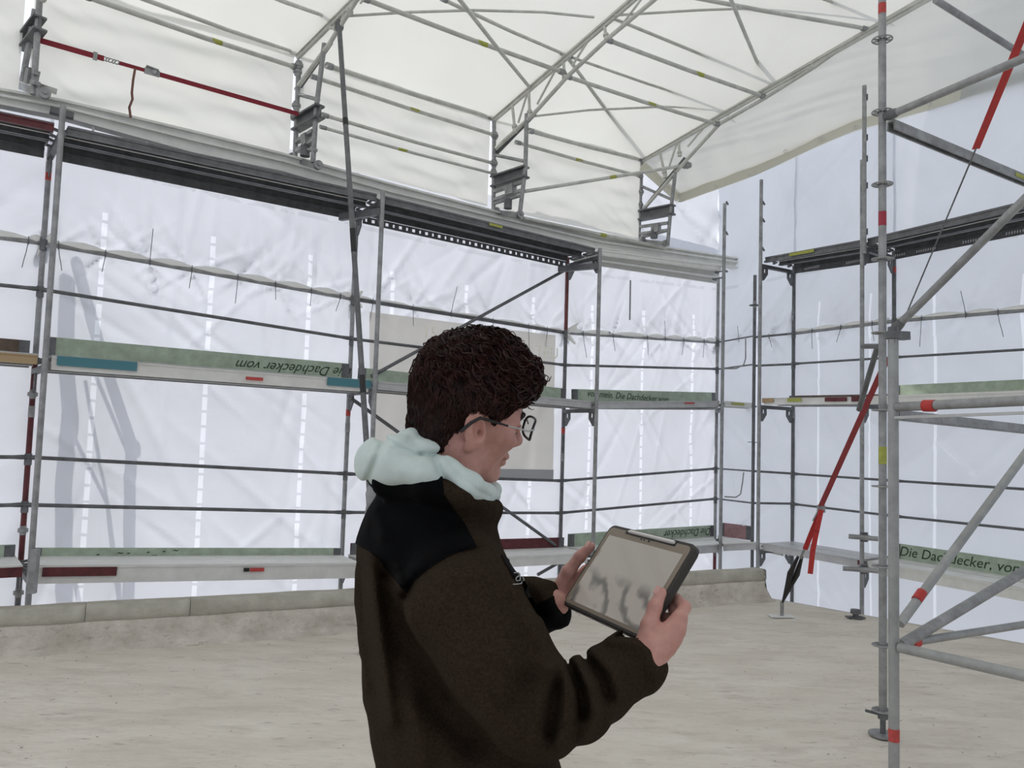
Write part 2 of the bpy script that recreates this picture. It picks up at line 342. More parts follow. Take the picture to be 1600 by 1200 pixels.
# tie wires round the tied rail
def tie_wire(A, B, t, ln, tilt, parent, upw=False):
    p = A.lerp(B, t); n = nrm2(V3((p.y, -p.x, 0))); mb = MB(); s = -1 if not upw else 1; n2 = nrm2(-p) * .035
    q = p + n2
    mb.tube([q + V3((0, 0, .04)), q, q + V3((tilt * .3, 0, s * ln * .4)), q + V3((tilt * .75, 0, s * ln * .75)), q + V3((tilt, .0, s * ln))], .0035, 5)
    mb.tube([p + n2 * 1.1 * math.cos(x) + V3((0, 0, .034 * math.sin(x))) for x in (0, 1, 2, 3, 4, 5, 6.28)], .004, 5)
    mb.build('tie_wire', STEELD, parent)
def RP(k, i): return up(OP[k], RZ[k][i])
for a, par in ((-1, wl), (0, wl), (1, wl), (2, wl), (3, wr), (4, wr), (5, wr)):
    for t in TIES[a]:
        tie_wire(RP(a, 0), RP(a + 1, 0), t, random.uniform(.16, .34), random.uniform(-.06, .06), par, random.random() < .18)
HEMW = mat('white_hem', (.92, .92, .88), .8)
# rolls of sheeting lapped over the tied rail
for a, par in ((-1, wl), (0, wl), (1, wl), (2, wl), (4, wr), (5, wr)):
    A, B = RP(a, 0), RP(a + 1, 0); n = nrm2(-(A + B)); T = [0] + TIES[a] + [1]; pts = []; rad = []
    for i in range(len(T) - 1):
        for s in (0, .25, .5, .75): pts.append(A.lerp(B, T[i] + (T[i + 1] - T[i]) * s) + V3((0, 0, .018 + .012 * math.sin(s * math.pi))) - n * .012); rad.append((.02 + .022 * math.sin(s * math.pi)) * (1 if a != 1 else .5) * (1 if par is wl else .8))
    MB().tube(pts, rad, 10).build('hem_roll', HEMW, par)
for k in (0, 1, 2, 3):                                  # bunched sheeting where the rail meets each post
    p = RP(k, 0) + nrm2(OP[k]) * .03; mb = MB()
    for i in range(5):
        a = random.uniform(-1, 1); mb.tube([p + V3((-.16 * a, 0, .14 * random.uniform(.3, 1))), p + V3((0, 0, .0)), p + V3((.13 * a, 0, -.18 * random.uniform(.4, 1)))], [.012, .04, .014], 8)
    mb.build('gathered_sheeting', HEMW, wl)
# ------------------------------------------------------------------ banner hung behind the scaffold
def onseg(k, px, py, off=0.):
    d = nrm2(OP[k + 1] - OP[k]); n = nrm2(V3((-d.y, d.x, 0))); n = n if n.dot(OP[k]) > 0 else -n
    return onplane(px, py, OP[k] + n * off, d)
bq = [onseg(1, 577, 487, -.02), onseg(1, 868, 524, -.02), onseg(1, 864, 745, -.02), onseg(1, 580, 742, -.02)]
N1, N2 = 60, 44; vs = []; fs = []; bn = nrm2(-(bq[0] + bq[1]))
for i in range(N1 + 1):
    for j in range(N2 + 1):
        s, t = i / N1, j / N2; p = bq[0].lerp(bq[1], s).lerp(bq[3].lerp(bq[2], s), t)
        vs.append(p + bn * (.02 * math.sin(s * 9 + 2 * math.sin(t * 5)) * math.sin(t * 3) + .006 * math.sin(t * 31 + s * 7)))
for i in range(N1):
    for j in range(N2): a = i * (N2 + 1) + j; fs.append((a, a + 1, a + N2 + 2, a + N2 + 1))
ban = mesh_obj('banner', vs, fs, BANN, label='beige translucent banner hung on the sheeting behind the person\'s head', cat='banner')
m = MB(); m.bar(bq[3] + V3((0, 0, .03)) + bn * .02, bq[2] + V3((0, 0, .03)) + bn * .02, .012, .12)
m.build('banner_hem', mat('grey_hem', (.42, .43, .44), .7), ban)
BT = mat('banner_print', (.95, .95, .80), .8)
dx = bq[1] - bq[0]
text_obj('15', 'lettering', onseg(1, 672, 521, -.075), dx, (0, 0, 1), .2, BT, ban)
text_obj('ALTEU', 'lettering', onseg(1, 843, 550, -.075), dx, (0, 0, 1), .2, BT, ban)
#SECTION3
# ------------------------------------------------------------------ roof: eave track, trusses, purlins, tarpaulins
RA = V3((-4.3, 6.63, 0)); RD = nrm2(V3((7.7, 5.27, 0))); RN = V3((-RD.y, RD.x, 0))     # track line, RN points outward
def onrail(px, py, off=0.): return onplane(px, py, RA + RN * off, RD)
TD = nrm2(V3((.77, -.64, 0)))
TPX = [(50, -42), (465, 85), (770, 185), (1003, 248)]
TE = [onrail(px, py, .12) for px, py in TPX]
def ontr(i, px, py, off=0.): return onplane(px, py, TE[i] + V3((TD.y, -TD.x, 0)) * off, TD)
TOPEND = [None, (550, 0), (985, 0), (1440, 0)]
sl = []
for i in (1, 2, 3):
    e = ontr(i, *TOPEND[i]); sl.append((e - TE[i]).normalized())
sl = [sl[0]] + sl                     # slope direction of each truss
def ridge(i, t=9.0): return TE[i] + sl[i] * (t / math.hypot(sl[i].x, sl[i].y))
step = V3((RD.x, RD.y, 0)) * 2.6
ceil_ = thing('ceiling', TE[1], kind='structure')
def ruled(name, P0, P1, Q0, Q1, nu, nv, sag, m, parent, fold=0., seed=0, nrm=None):
    vs = []; fs = []; nr = nrm or (P1 - P0).cross(Q0 - P0).normalized()
    for i in range(nu + 1):
        for j in range(nv + 1):
            s, t = i / nu, j / nv; p = P0.lerp(P1, s).lerp(Q0.lerp(Q1, s), t)
            w = sag * 4 * s * (1 - s) * (min(1, t * 8) if 'roof' in name else 1); q = V3((s * 3 + seed, t * 5, seed))
            if fold: w += fold * (mnoise.noise(q * 1.2) + .6 * mnoise.noise(V3((s * 14 + t * 9, t * 3 - s * 3, seed))) * math.exp(-min(s, 1 - s) * 5)) * min(1, 8 * s, 8 * (1 - s))
            vs.append(p - nr * w)
    for i in range(nu):
        for j in range(nv): a = i * (nv + 1) + j; fs.append((a, a + nv + 1, a + nv + 2, a + 1))
    return mesh_obj(name, vs, fs, m, parent)
allT = [TE[0] - step * 2, TE[0] - step] + TE; allS = [sl[0], sl[0]] + sl
allT = [allT[0] - step] + allT; allS = [sl[0]] + allS
for i in range(len(allT) - 1):
    a, b = allT[i], allT[i + 1]; u = V3((RD.x, RD.y, 0)) * .0
    ra = a + allS[i] * 9.5; rb = b + allS[i + 1] * 9.5
    upz = V3((0, 0, .0))
    ruled('roof_tarp', a - RN * -.02 - V3((0, 0, .03)), b - RN * -.02 - V3((0, 0, .03)), ra + V3((0, 0, .06)), rb + V3((0, 0, .06)), 24, 60, .10, ROOFT, ceil_, .02, i, V3((0, 0, -1)))
    fa = ra + V3((allS[i].x, allS[i].y, -allS[i].z)) * 9; fb = rb + V3((allS[i + 1].x, allS[i + 1].y, -allS[i + 1].z)) * 9
    ruled('roof_tarp', ra + upz, rb + upz, fa + upz, fb + upz, 10, 20, .05, ROOFT, ceil_, .02, i + 9, V3((0, 0, -1)))
# hanging eave tarps: from the eave down behind the track
def trk(px, py, off=0.): return onrail(px, py, off)
LOWL = [((0, 152)), (465, 246), (770, 324), (1003, 378)]
lows = [up(TE[i], trk(TPX[i][0], LOWL[i][1], .12).z) for i in range(4)]
tl = [lows[0] - step * 2, lows[0] - step] + lows; at = [TE[0] - step * 2, TE[0] - step] + TE
for i in range(5):
    g = V3((RD.x, RD.y, 0)) * .035; sg = i * 3 + 1
    ruled('eave_tarp', tl[i] + g, tl[i + 1] - g, at[i] + g, at[i + 1] - g, 90, 50, .02, ROOFT, ceil_, .085, sg, RN * 1.0)
lq = [onrail(*p, .05) for p in ((415, 233), (436, 239), (436, 246), (415, 240))]
mesh_obj('tarp_label', lq, [(0, 1, 2, 3)], mat('grey_print', (.45, .45, .42), .8, 0, 60, .6), ceil_, smooth=False)
# gable tarp below the last truss with its eyelets
gE = [(1003, 268, TE[3].y - .05), (1060, 318, 11.0), (1180, 275, 10.45), (1281, 228, 9.95), (1334, 206, 9.7), (1450, 174, 9.2), (1518, 154, 8.85), (1592, 136, 8.45), (1750, 95, 7.7)]
gl = [W(*p) for p in gE]; gl.append(gl[-1] + (gl[-1] - gl[-3]) * 3)
T3 = TE[3]; vs = []; fs = []; NU, NV = 120, 36
def polyat(P, t):
    L = [0]
    for i in range(len(P) - 1): L.append(L[-1] + (P[i + 1] - P[i]).length)
    x = t * L[-1]
    for i in range(len(P) - 1):
        if x <= L[i + 1] + 1e-9: return P[i].lerp(P[i + 1], (x - L[i]) / (L[i + 1] - L[i]))
    return P[-1]
gtop = [T3, T3 + sl[3] * 9.5]
for i in range(NU + 1):
    s = i / NU; a = polyat(gl, s); b = gtop[0].lerp(gtop[1], s) + V3((0, 0, .0))
    nn = V3((-TD.y, TD.x, 0)) * -1
    for j in range(NV + 1):
        t = j / NV; p = a.lerp(b, t)
        w = .05 * math.sin(t * math.pi) * mnoise.noise(V3((s * 9, t * 2, 3))) + .035 * math.exp(-s * 9) * math.sin(s * 150 + t * 6) * (1 - abs(2 * t - 1)) + .02 * mnoise.noise(V3((s * 30 + t * 14, t * 4, 1)))
        vs.append(p + nn * w)
for i in range(NU):
    for j in range(NV): a = i * (NV + 1) + j; fs.append((a, a + NV + 1, a + NV + 2, a + 1))
gab = thing('wall_gable', T3, kind='structure')
mesh_obj('gable_tarp', vs, fs, ROOFT, gab)
hemv = []
HEMM = tarp_mat('hem_tape', (.85, .84, .76), (.85, .84, .76), .5, False, .6, .1)
mb = MB()
for i in range(len(gl) - 1): mb.bar(gl[i] + V3((0, 0, .06)) + nrm2(-gl[i]) * .07, gl[i + 1] + V3((0, 0, .06)) + nrm2(-gl[i + 1]) * .07, .01, .14)
mb.build('gable_hem', HEMM, gab, smooth=False)
toc = nrm2(-T3)
for px, py, Y in ((1060, 318, 11.0), (1117, 297, 10.75), (1170, 280, 10.5), (1225, 243, 10.2), (1281, 223, 9.95), (1333, 205, 9.7), (1388, 190, 9.45), (1450, 171, 9.2), (1518, 152, 8.85), (1592, 134, 8.45)):
    p = W(px, py + 1, Y) + toc * .10; mb = MB(); x = V3((RD.x, RD.y, 0)) * .0
    a = TD * .0; ring = [p + TD * (.022 * math.cos(t)) + V3((0, 0, .03 + .022 * math.sin(t))) for t in np.linspace(0, 2 * math.pi, 13)]
    mb.tube(ring, .006, 6, False); mb.build('eyelet', ALUW, gab)
# eave track beam the trusses roll on
track = thing('roof_track', trk(440, 268), 'long pale aluminium track beam above the scaffold that carries the roof frames', 'beam')
tb = [(-160, 92, 121), (0, 141, 164), (100, 159, 184), (300, 206, 239), (440, 241, 268), (605, 287, 316), (800, 338, 358), (935, 371, 388), (1152, 404, 419)]
for i in range(len(tb) - 1):
    a0, a1 = trk(tb[i][0], tb[i][1]), trk(tb[i][0], tb[i][2]); b0, b1 = trk(tb[i + 1][0], tb[i + 1][1]), trk(tb[i + 1][0], tb[i + 1][2])
    mb = MB(); mb.hexa([a0, a1, a1 + RN * .1, a0 + RN * .1], [b0, b1, b1 + RN * .1, b0 + RN * .1])
    for f in (.02, .42, .97):
        p = a0.lerp(a1, f); q = b0.lerp(b1, f); mb.bar(p - RN * .015, q - RN * .015, .05, .022)
    mb.build('track_section', ALUW, track, smooth=False)
mb = MB().bar(trk(1150, 405) - RN * .03, trk(1158, 398) + RN * .1, .03, .03); mb.build('end_stop', STEEL, track)
for px in (146, 229, 297, 520, 660, 873, 960, 995):  # short hangers under the track
    y = np.interp(px, [t[0] for t in tb], [t[2] for t in tb]); p = trk(px, y); tube('hanger', p, p - V3((0, 0, .12)), .01, ALUW, track, 6)
# trusses
TLAB = ['roof truss with its leg in the top corner, above the dark red deck edge', 'roof truss that holds the top of the long slanting prop tube', 'roof truss with the middle roller leg, ending above the perforated deck', 'last roof truss along the gable, its short leg by the corner']
BOT = {0: [(60, 30), (90, -30)], 1: [(462, 140), (515, 68), (557, 0)], 2: [(775, 232), (832, 180), (886, 120), (950, 60), (1022, 0)], 3: [(1003, 330), (1070, 253), (1124, 194), (1194, 154), (1272, 105), (1356, 46), (1444, 0)]}
TOPN = {0: [], 1: [(507, 42), (540, 12)], 2: [(800, 160), (826, 139), (880, 87), (942, 27)], 3: [(1030, 233), (1060, 216), (1120, 175), (1190, 127), (1265, 76), (1350, 21)]}
BOTN = {1: [(530, 45), (548, 20)], 2: [(805, 207), (828, 184), (882, 122), (948, 62)], 3: [(1040, 278), (1062, 244), (1122, 195), (1193, 154), (1270, 106), (1354, 47)]}
RNP = {}
for i in range(4):
    tr = thing('roof_truss', lows[i], TLAB[i], 'truss', 'roof trusses')
    mb = MB(); far = TE[i] + sl[i] * 9
    mb.bar(TE[i], far, .06, .045); mb.bar(TE[i] + V3((0, 0, -.035)), far + V3((0, 0, -.035)), .03, .05)
    mb.build('top_chord', TRUSS, tr)
    if i:
        bp = [ontr(i, *p) for p in BOT[i]]; bp.append(bp[-1] + (bp[-1] - bp[-2]).normalized() * .01 + sl[i] * 5)
        MB().tube(bp, .024, 10).build('bottom_chord', TRUSS, tr)
        tn = [ontr(i, *p) for p in TOPN[i]]; bn_ = [ontr(i, *p) for p in BOTN[i]]
        for a, b in zip(tn, bn_):
            MB().lathe(a, b, [(0, .018), (.75, .018), (.76, .034), (.84, .034), (.85, .026), (1, .03)], 10).build('strut', TRUSS, tr)
        for a, b in zip(bn_[:-1], tn[1:]): MB().tube([a.lerp(b, .3) if 0 else a + (b - a) * .22, b], .013, 8).build('diagonal', TRUSS, tr)
        # beyond the frame the lattice goes on
        a = tn[-1]; b = bn_[-1]
        for k in range(1, 5):
            a2, b2 = a + sl[i] * (.95 * k), b + sl[i] * (.95 * k)
            MB().tube([a2, b2], .018, 8).build('strut', TRUSS, tr); MB().tube([b2 - sl[i] * .8, a2], .013, 6).build('diagonal', TRUSS, tr)
    else:
        MB().tube([TE[0] + V3((0, 0, -.35)) + TD * .3, TE[0] + V3((0, 0, -.35)) + sl[0] * 9], .024).build('bottom_chord', TRUSS, tr)
    RNP[i] = tr
# legs below the trusses: (outer upright, inner upright, rungs, beam, lower frame, tube ends)
LEG = {
 0: dict(out=[(55, 15), (35, 128)], inn=[(62, 0), (52, 148)], r=[], beam=[(36, 70), (63, 35)], low=[(38, 118), (58, 122)], roll=[(20, 128), (70, 146)], cl=[]),
 1: dict(out=[(467, 95), (461, 245)], inn=[(507, 68), (494, 170), (489, 254)], r=[[(464, 147), (498, 156)], [(464, 232), (494, 235)]], beam=[(461, 196), (501, 173)], low=[(464, 229), (490, 212)], roll=[(456, 246), (497, 258)], cl=[(467, 102), (465, 112), (463, 165), (460, 182)]),
 2: dict(out=[(772, 190), (771, 330)], inn=[(823, 178), (821, 262), (812, 335)], r=[[(772, 242), (820, 252)], [(772, 318), (815, 305)]], beam=[(770, 285), (823, 268)], low=[(772, 306), (818, 290)], roll=[(775, 330), (812, 335)], cl=[(773, 212), (772, 255), (771, 270)]),
 3: dict(out=[(1003, 250), (998, 374)], inn=[(1056, 262), (1047, 340), (1043, 384)], r=[[(1000, 290), (1050, 312)], [(998, 372), (1044, 360)]], beam=[(996, 338), (1053, 327)], low=[(1000, 360), (1044, 354)], roll=[(1004, 376), (1040, 380)], cl=[(1001, 300), (1000, 320)]),
}
for i, g in LEG.items():
    tr = RNP[i]; q = lambda p, o=0.: ontr(i, p[0], p[1], o)
    MB().tube([q(p) for p in g['out']], .026).build('upright', STEEL, tr)
    MB().tube([q(p) for p in g['inn']], .026).build('upright', STEEL, tr)
    for r in g['r']: MB().tube([q(p) for p in r], .02).build('rung', STEEL, tr)
    a, b = [q(p) for p in g['beam']]; e = (b - a).normalized() * .0; mb = MB(); cz = V3((0, 0, 1))
    u = (b - a).normalized(); w = u.cross(V3((TD.y, -TD.x, 0))).normalized()
    for o in (-.06, .06): mb.bar(a + w * o, b + w * o, .11, .02, w)
    mb.bar(a, b, .02, .12, w); mb.build('cross_beam', STEELD, tr, smooth=False)
    a, b = [q(p) for p in g['low']]; mb = MB()
    for o in (-.05, .05): mb.bar(a + w * o, b + w * o, .05, .035, w)
    mb.bar(a.lerp(b, .45), a.lerp(b, .7), .09, .12, w); mb.build('roller_bracket', STEEL, tr, smooth=False)
    c = [q(p) for p in g['roll']]; side = V3((TD.y, -TD.x, 0)) if 0 else V3((RD.x, RD.y, 0))
    for p in c:
        mb = MB(); ax = V3((RD.y, -RD.x, 0)); mb.tube([p - ax * .025, p + ax * .025], .045, 16); mb.tube([p - ax * .04, p + ax * .04], .015, 8); mb.build('roller', STEEL, tr)
    p0, p1 = c; mb = MB(); mb.bar(p0 - ax * .035, p1 - ax * .035, .012, .06); mb.build('roller_plate', STEEL, tr, smooth=False)
    mb = MB(); pm = p0.lerp(p1, .5); mb.tube([pm + V3((0, 0, .16)), pm + V3((0, 0, .05))], .05, 12); mb.build('roller_motor', STEELD, tr)
    for p in g['cl']:
        p = q(p); MB().lathe(p + V3((0, 0, -.04)), p + V3((0, 0, .04)), [(0, .034), (.3, .034), (.31, .046), (.69, .046), (.7, .034), (1, .034)], 12).build('coupler', STEEL, tr)
for i, (a, b) in {1: ((464, 142), (517, 66)), 2: ((775, 240), (836, 177)), 3: ((1003, 330), (1071, 247))}.items():
    MB().tube([ontr(i, *a, -.05), ontr(i, *b, -.05)], .027).build('clamped_tube', STEELD, RNP[i])
MB().bar(ontr(0, 12, 118, -.1), ontr(0, 84, 142, -.1), .05, .05).build('clamped_tube', TRUSS, RNP[0])
# purlins and wind braces: (truss a, pixel, truss b, pixel, radius, label)
PUR = [
 (0, (128, -8), 1, (464, 106), .026, 'grey purlin tube with a yellow sticker above the red lashing strap', .55),
 (0, (196, -12), 1, (461, 82), .02, 'thin bent eave tube along the top of the tarp with the red strap', None),
 (1, (510, 102), 2, (768, 184), .03, 'flat eave tube right behind the top of the long slanting prop', None),
 (1, (486, 119), 2, (776, 212), .024, 'yellow-stickered purlin, upper of three tubes across the hanging tarp beside the prop', .51),
 (1, (503, 179), 2, (774, 256), .022, 'purlin tube without sticker, second of three across the hanging tarp beside the prop', None),
 (1, (500, 198), 2, (774, 272), .018, 'yellow-stickered purlin, lowest of three tubes across the hanging tarp beside the prop', .42),
 (1, (566, -3), 2, (882, 114), .027, 'thick roof purlin with a yellow sticker running from the picture top to the middle truss', .55),
 (1, (690, -2), 2, (880, 84), .02, 'slim roof purlin above the thick one, meeting the middle truss', None),
 (2, (948, 62), 3, (1194, 151), .027, 'thick roof purlin with a yellow sticker, upper one between the last two trusses', .55),
 (2, (952, 26), 3, (1188, 120), .021, 'slim roof purlin against the tarpaulin, upper one between the last two trusses', None),
 (2, (884, 119), 3, (1123, 195), .026, 'thick roof purlin with a yellow sticker, lower one between the last two trusses', .52),
 (2, (886, 87), 3, (1118, 165), .018, 'slim roof purlin against the tarpaulin, lower one between the last two trusses', None),
 (2, (826, 204), 3, (1001, 249), .028, 'flat eave tube between the last two trusses', None),
 (2, (806, 222), 3, (1003, 276), .023, 'eave purlin with a yellow sticker just under the roof bend near the gable', .45),
 (2, (1010, -18), 3, (1356, 45), .026, 'thick purlin ending in a dark knob beside the tall tower post', None),
 (2, (1130, -60), 3, (1346, 19), .02, 'slim purlin reaching the gable truss beside the tower post', None),
 (1, (714, -6), 2, (828, 137), .022, 'diagonal wind brace crossing the roof bay above the person', None),
 (2, (884, 86), 3, (1002, 244), .024, 'diagonal wind brace running down to the gable corner', None),
 (2, (1130, -30), 3, (1192, 118), .024, 'diagonal wind brace high in the last roof bay', None),
 (0, (340, -40), 1, (507, 25), .02, 'short piece of wind brace left of the prop top', None),
]
for ia, pa, ib, pb, r, lab, st in PUR:
    a, b = ontr(ia, *pa), ontr(ib, *pb); br = 'brace' in lab
    t = thing('wind_brace' if br else 'purlin', a, lab, 'brace' if br else 'tube', 'roof wind braces' if br else 'roof purlins')
    mid = a.lerp(b, .5) - V3((0, 0, .012))
    MB().tube([a, mid, b], r * .9, 10).build('tube', TRUSS, t)
    if not br: MB().tube([a, a.lerp(b, .03)], r * 1.15, 10).build('end_fitting', STEEL, t)
    if not br: MB().tube([b.lerp(a, .03), b], r * 1.25, 10).build('end_fitting', STEEL, t)
    if st: p, q2 = a.lerp(b, st - .02), a.lerp(b, st + .03); MB().tube([p - V3((0, 0, .01)), q2 - V3((0, 0, .01))], r * .93, 10).build('yellow_sticker', YEL, t)
for ia, P, lab in (((1), [(542, 25), (640, 19), (740, 16), (850, 19), (928, 27)], 'curved seam strap across the roof tarpaulin between the middle trusses'), (2, [(960, 24), (1090, 16), (1200, 12), (1345, 12)], 'curved seam strap across the roof tarpaulin near the gable'), (2, [(822, 183), (920, 172), (1030, 167), (1110, 167), (1125, 175)], 'lower curved seam strap on the tarpaulin near the gable')):
    pts = [];
    A, B = TE[ia], TE[ia + 1]; n = (B - A).cross(sl[ia]).normalized(); A2 = A - V3((0, 0, .05))
    for p in P:
        d = ray(*p); pts.append(CAM + d * (n.dot(A2 - CAM) / n.dot(d)))
    o = MB().tube(pts, .014, 6).build('seam_strap', TRUSS, label=lab, cat='strap', group='roof seam straps')
# coupler tube in front of the hanging tarp
t = thing('coupler_tube', ontr(2, 838, 297), 'pale tube rising over the hanging tarp to a coupler by the corner', 'tube')
a, b = ontr(2, 820, 299, -.1), ontr(3, 1072, 258, -.12); MB().tube([a, b], .022).build('tube', TRUSS, t)
MB().lathe(b - V3((.07, 0, 0)), b + V3((.07, 0, 0)), [(0, .03), (.3, .05), (.7, .05), (1, .03)], 10).build('coupler', STEEL, t)
MB().tube([a.lerp(b, .49), a.lerp(b, .53)], .0235).build('yellow_sticker', YEL, t)
t = thing('track_tube', trk(815, 340), 'pale tube lying on the track beam between the last two roller legs', 'tube')
a, b = trk(818, 341, -.08), trk(1042, 388, -.08); MB().tube([a, b], .024).build('tube', TRUSS, t); MB().tube([a.lerp(b, .5), a.lerp(b, .54)], .0255).build('yellow_sticker', YEL, t)
#SECTION4
# ------------------------------------------------------------------ scaffold
R48 = .0241
def coupler_at(parent, p, m=STEELD, r=.036, h=.05):
    MB().lathe(p - V3((0, 0, h)), p + V3((0, 0, h)), [(0, r * .8), (.25, r * .8), (.3, r * 1.25), (.7, r * 1.25), (.75, r * .8), (1, r * .8)], 10).build('coupler', m, parent)
def rosette(parent, p, m=STEEL, r=.062):
    mb = MB(); n = 8; ring = []
    mb.tube([p - V3((0, 0, .004)), p + V3((0, 0, .004))], r * .5, 12)
    for k in range(8):
        a = 2 * math.pi * k / 8; d = V3((math.cos(a), math.sin(a), 0)); mb.bar(p + d * .02, p + d * r, .012, .008)
    mb.tube([p + V3((math.cos(t), math.sin(t), 0)) * r for t in np.linspace(0, 2 * math.pi, 21)], .005, 5, False)
    return mb.build('rosette', m, parent)
def bracket(parent, p, d, m=STEELD):   # gusset under a transom beside a post
    mb = MB(); z = V3((0, 0, 1)); n = d.cross(z) * .006
    prof = [(0, 0), (.12, 0), (.12, -.10), (.045, -.19), (0, -.19)]
    hole = [(.045, -.035), (.075, -.035), (.075, -.085), (.045, -.085)]
    def P(x, y, s): return p + d * x + z * y + n * s
    fs = [[(0, 0), (.12, 0), (.12, -.035), (0, -.035)], [(0, -.035), (.045, -.035), (.045, -.085), (0, -.085)], [(.075, -.035), (.12, -.035), (.12, -.085), (.075, -.085)], [(0, -.085), (.12, -.085), (.12, -.1), (0, -.1)], [(0, -.1), (.12, -.1), (.045, -.19), (0, -.19)]]
    for q in fs: mb.hexa([P(x, y, -1) for x, y in q], [P(x, y, 1) for x, y in q])
    return mb.build('bracket', m, parent, smooth=False)
def post(parent, P, z0, z1, m=STEEL, r=R48, joint=None, name='post'):
    o = MB().tube([up(P, z0), up(P, z1)], r, 14).build(name, m, parent)
    if joint: MB().tube([up(P, joint - .05), up(P, joint + .05)], r * 1.12, 12).build('joint_sleeve', STEEL, o)
    return o
sl_ = thing('facade_scaffold', OP[1], 'steel facade scaffold in front of the long kerb wall, under the roof track', 'scaffold')
sr_ = thing('facade_scaffold', OP[4], 'steel facade scaffold along the floor edge without a kerb, behind the tall tower', 'scaffold')
# deck heights
ZD = {0: (-1,), }
def zrow(k, ys): return [zat(IP[k], y) for y in ys]
DT = {0: (192, 553, 884), 1: (303, 594, 880), 2: (388, 627, 864), 3: (414, 626, 843), 4: (402, 622, 848), 5: (373, 619, 876)}
DZ = {k: zrow(k, v) for k, v in DT.items()}
DZ[-1] = [z + .02 for z in DZ[0]]; DZ[6] = DZ[5]; DZ[3][2] = DZ[2][2]
# outer posts
for k in (-1, 0, 1, 2, 3): 
    top = {3: RZ[3][0] + 1.0, 2: DZ[2][0], 1: DZ[1][0] - .02, 0: DZ[0][0], -1: DZ[-1][0]}[k]
    if k == 0:
        post(sl_, OP[0], -3, RZ[0][2] - .9, STEELD); post(sl_, OP[0], RZ[0][3] - .55, DZ[0][1] - .05, REDP, joint=RZ[0][2] + .4); post(sl_, OP[0], DZ[0][1] - .05, top, STEEL, joint=RZ[0][0] + .7)
    elif k == 2:
        post(sl_, OP[2], -3, RZ[2][0], STEELD, joint=RZ[2][2] + .3); post(sl_, OP[2], RZ[2][0], top, mat('rust_red_paint', (.22, .07, .06), .6, .1, 12, .4))
    elif k == 3: post(sl_, OP[3], -3, DZ[3][2] - .1, REDP); post(sl_, OP[3], DZ[3][2] - .1, top, STEEL)
    else: post(sl_, OP[k], -3, top, STEEL, joint=RZ[k][2] + .5)
for k in (4, 5, 6): post(sr_, OP[k], -3, DZ[k][0] - .02, STEELD if k < 6 else STEEL, joint=RZ[k][2] + .8)
REDT = mat('red_tape', (.6, .08, .07), .6, 0, 40, .3)
for k, y, par in ((0, 572 - 296, sl_), (1, 645, sl_), (2, 673, sl_), (5, 422, sr_)):
    z = zat(OP[k], y); MB().tube([up(OP[k], z - .035), up(OP[k], z + .035)], R48 * 1.05, 12).build('red_band', REDT, par)
# inner posts
for k in (-1, 0, 1, 2): post(sl_, IP[k], -3, ITOP[k], STEEL)
post(sl_, IP[3], -3, ITOP[3], STEEL)
p3b = up(W(1178, 600, 11.35), 0); post(sr_, p3b, -3, zat(p3b, 430), STEELD, joint=zat(p3b, 476))
post(sr_, IP[4], -3, ITOP[4], STEEL)
post(sr_, IP[5], -3, ITOP[5], STEEL); q = up(W(1350.5, 300, 9.05), 0); o = post(sr_, q, zat(q, 396), zat(q, 134), STEEL)
for y in (152, 215, 248, 290, 362): MB().bar(up(q, zat(q, y) - .035) + R_ * .03, up(q, zat(q, y) + .035) + R_ * .03, .03, .012, R_).build('wedge', STEELD, o)
post(sr_, IP[6], -3, ITOP[6], STEEL)
for k, y, par in ((3, 365, sl_), (3, 318, sl_), (4, 345, sr_), (4, 390, sr_), (4, 318, sr_)):
    p = up(IP[k], zat(IP[k], y)); MB().bar(p + R_ * .02 + V3((0, 0, .03)), p + R_ * .05 - V3((0, 0, .02)), .02, .02).build('wedge', STEELD, par)
for y in (477, 691): rosette(sr_, up(p3b, zat(p3b, y)), STEELD, .075)
# transoms and gussets
for k, par in ((-1, sl_), (0, sl_), (1, sl_), (2, sl_), (3, sl_), (4, sr_), (5, sr_), (6, sr_)):
    dn = nrm2(OP[k] - IP[k])
    for lv in range(3):
        z = DZ[k][lv] - .115
        if k == 3 and lv == 0: continue
        a, b = up(IP[k], z), up(OP[k], z)
        MB().bar(a, b, .05, .045).build('transom', STEELD, par, smooth=False)
        bracket(par, a + dn * .02, dn); bracket(par, b - dn * .02, -dn)
# rails between the outer posts
def rail(parent, a, b, r=.0175, m=STEELD, sag=.0, name='guardrail'):
    n = nrm2(V3((-a.x - b.x, -a.y - b.y, 0))) * .045; a = a + n; b = b + n; d = (b - a).normalized()
    o = MB().tube([a, a + d * .05, a + d * .12, b - d * .12, b - d * .05, b], [.012, .022, r, r, .022, .012], 10).build(name, m, parent)
    return o
for a, par in ((-1, sl_), (0, sl_), (1, sl_), (2, sl_), (4, sr_), (5, sr_)):
    for i in range(4):
        if i == 0: MB().tube([RP(a, 0), RP(a + 1, 0)], .023, 10).build('guardrail', STEELD if a == 1 else STEEL, par); continue
        rail(par, RP(a, i), RP(a + 1, i), .0175 if a < 4 else .015)
for k, par in ((-1, sl_), (0, sl_), (1, sl_), (2, sl_), (3, sl_), (4, sr_), (5, sr_)):
    for i in range(4):
        p = RP(k, i); MB().box(p + nrm2(-p) * .03 - V3((0, 0, .02)), V3((.022, 0, 0)), V3((0, .022, 0)), V3((0, 0, .05))).build('wedge_head', STEELD, par, smooth=False)
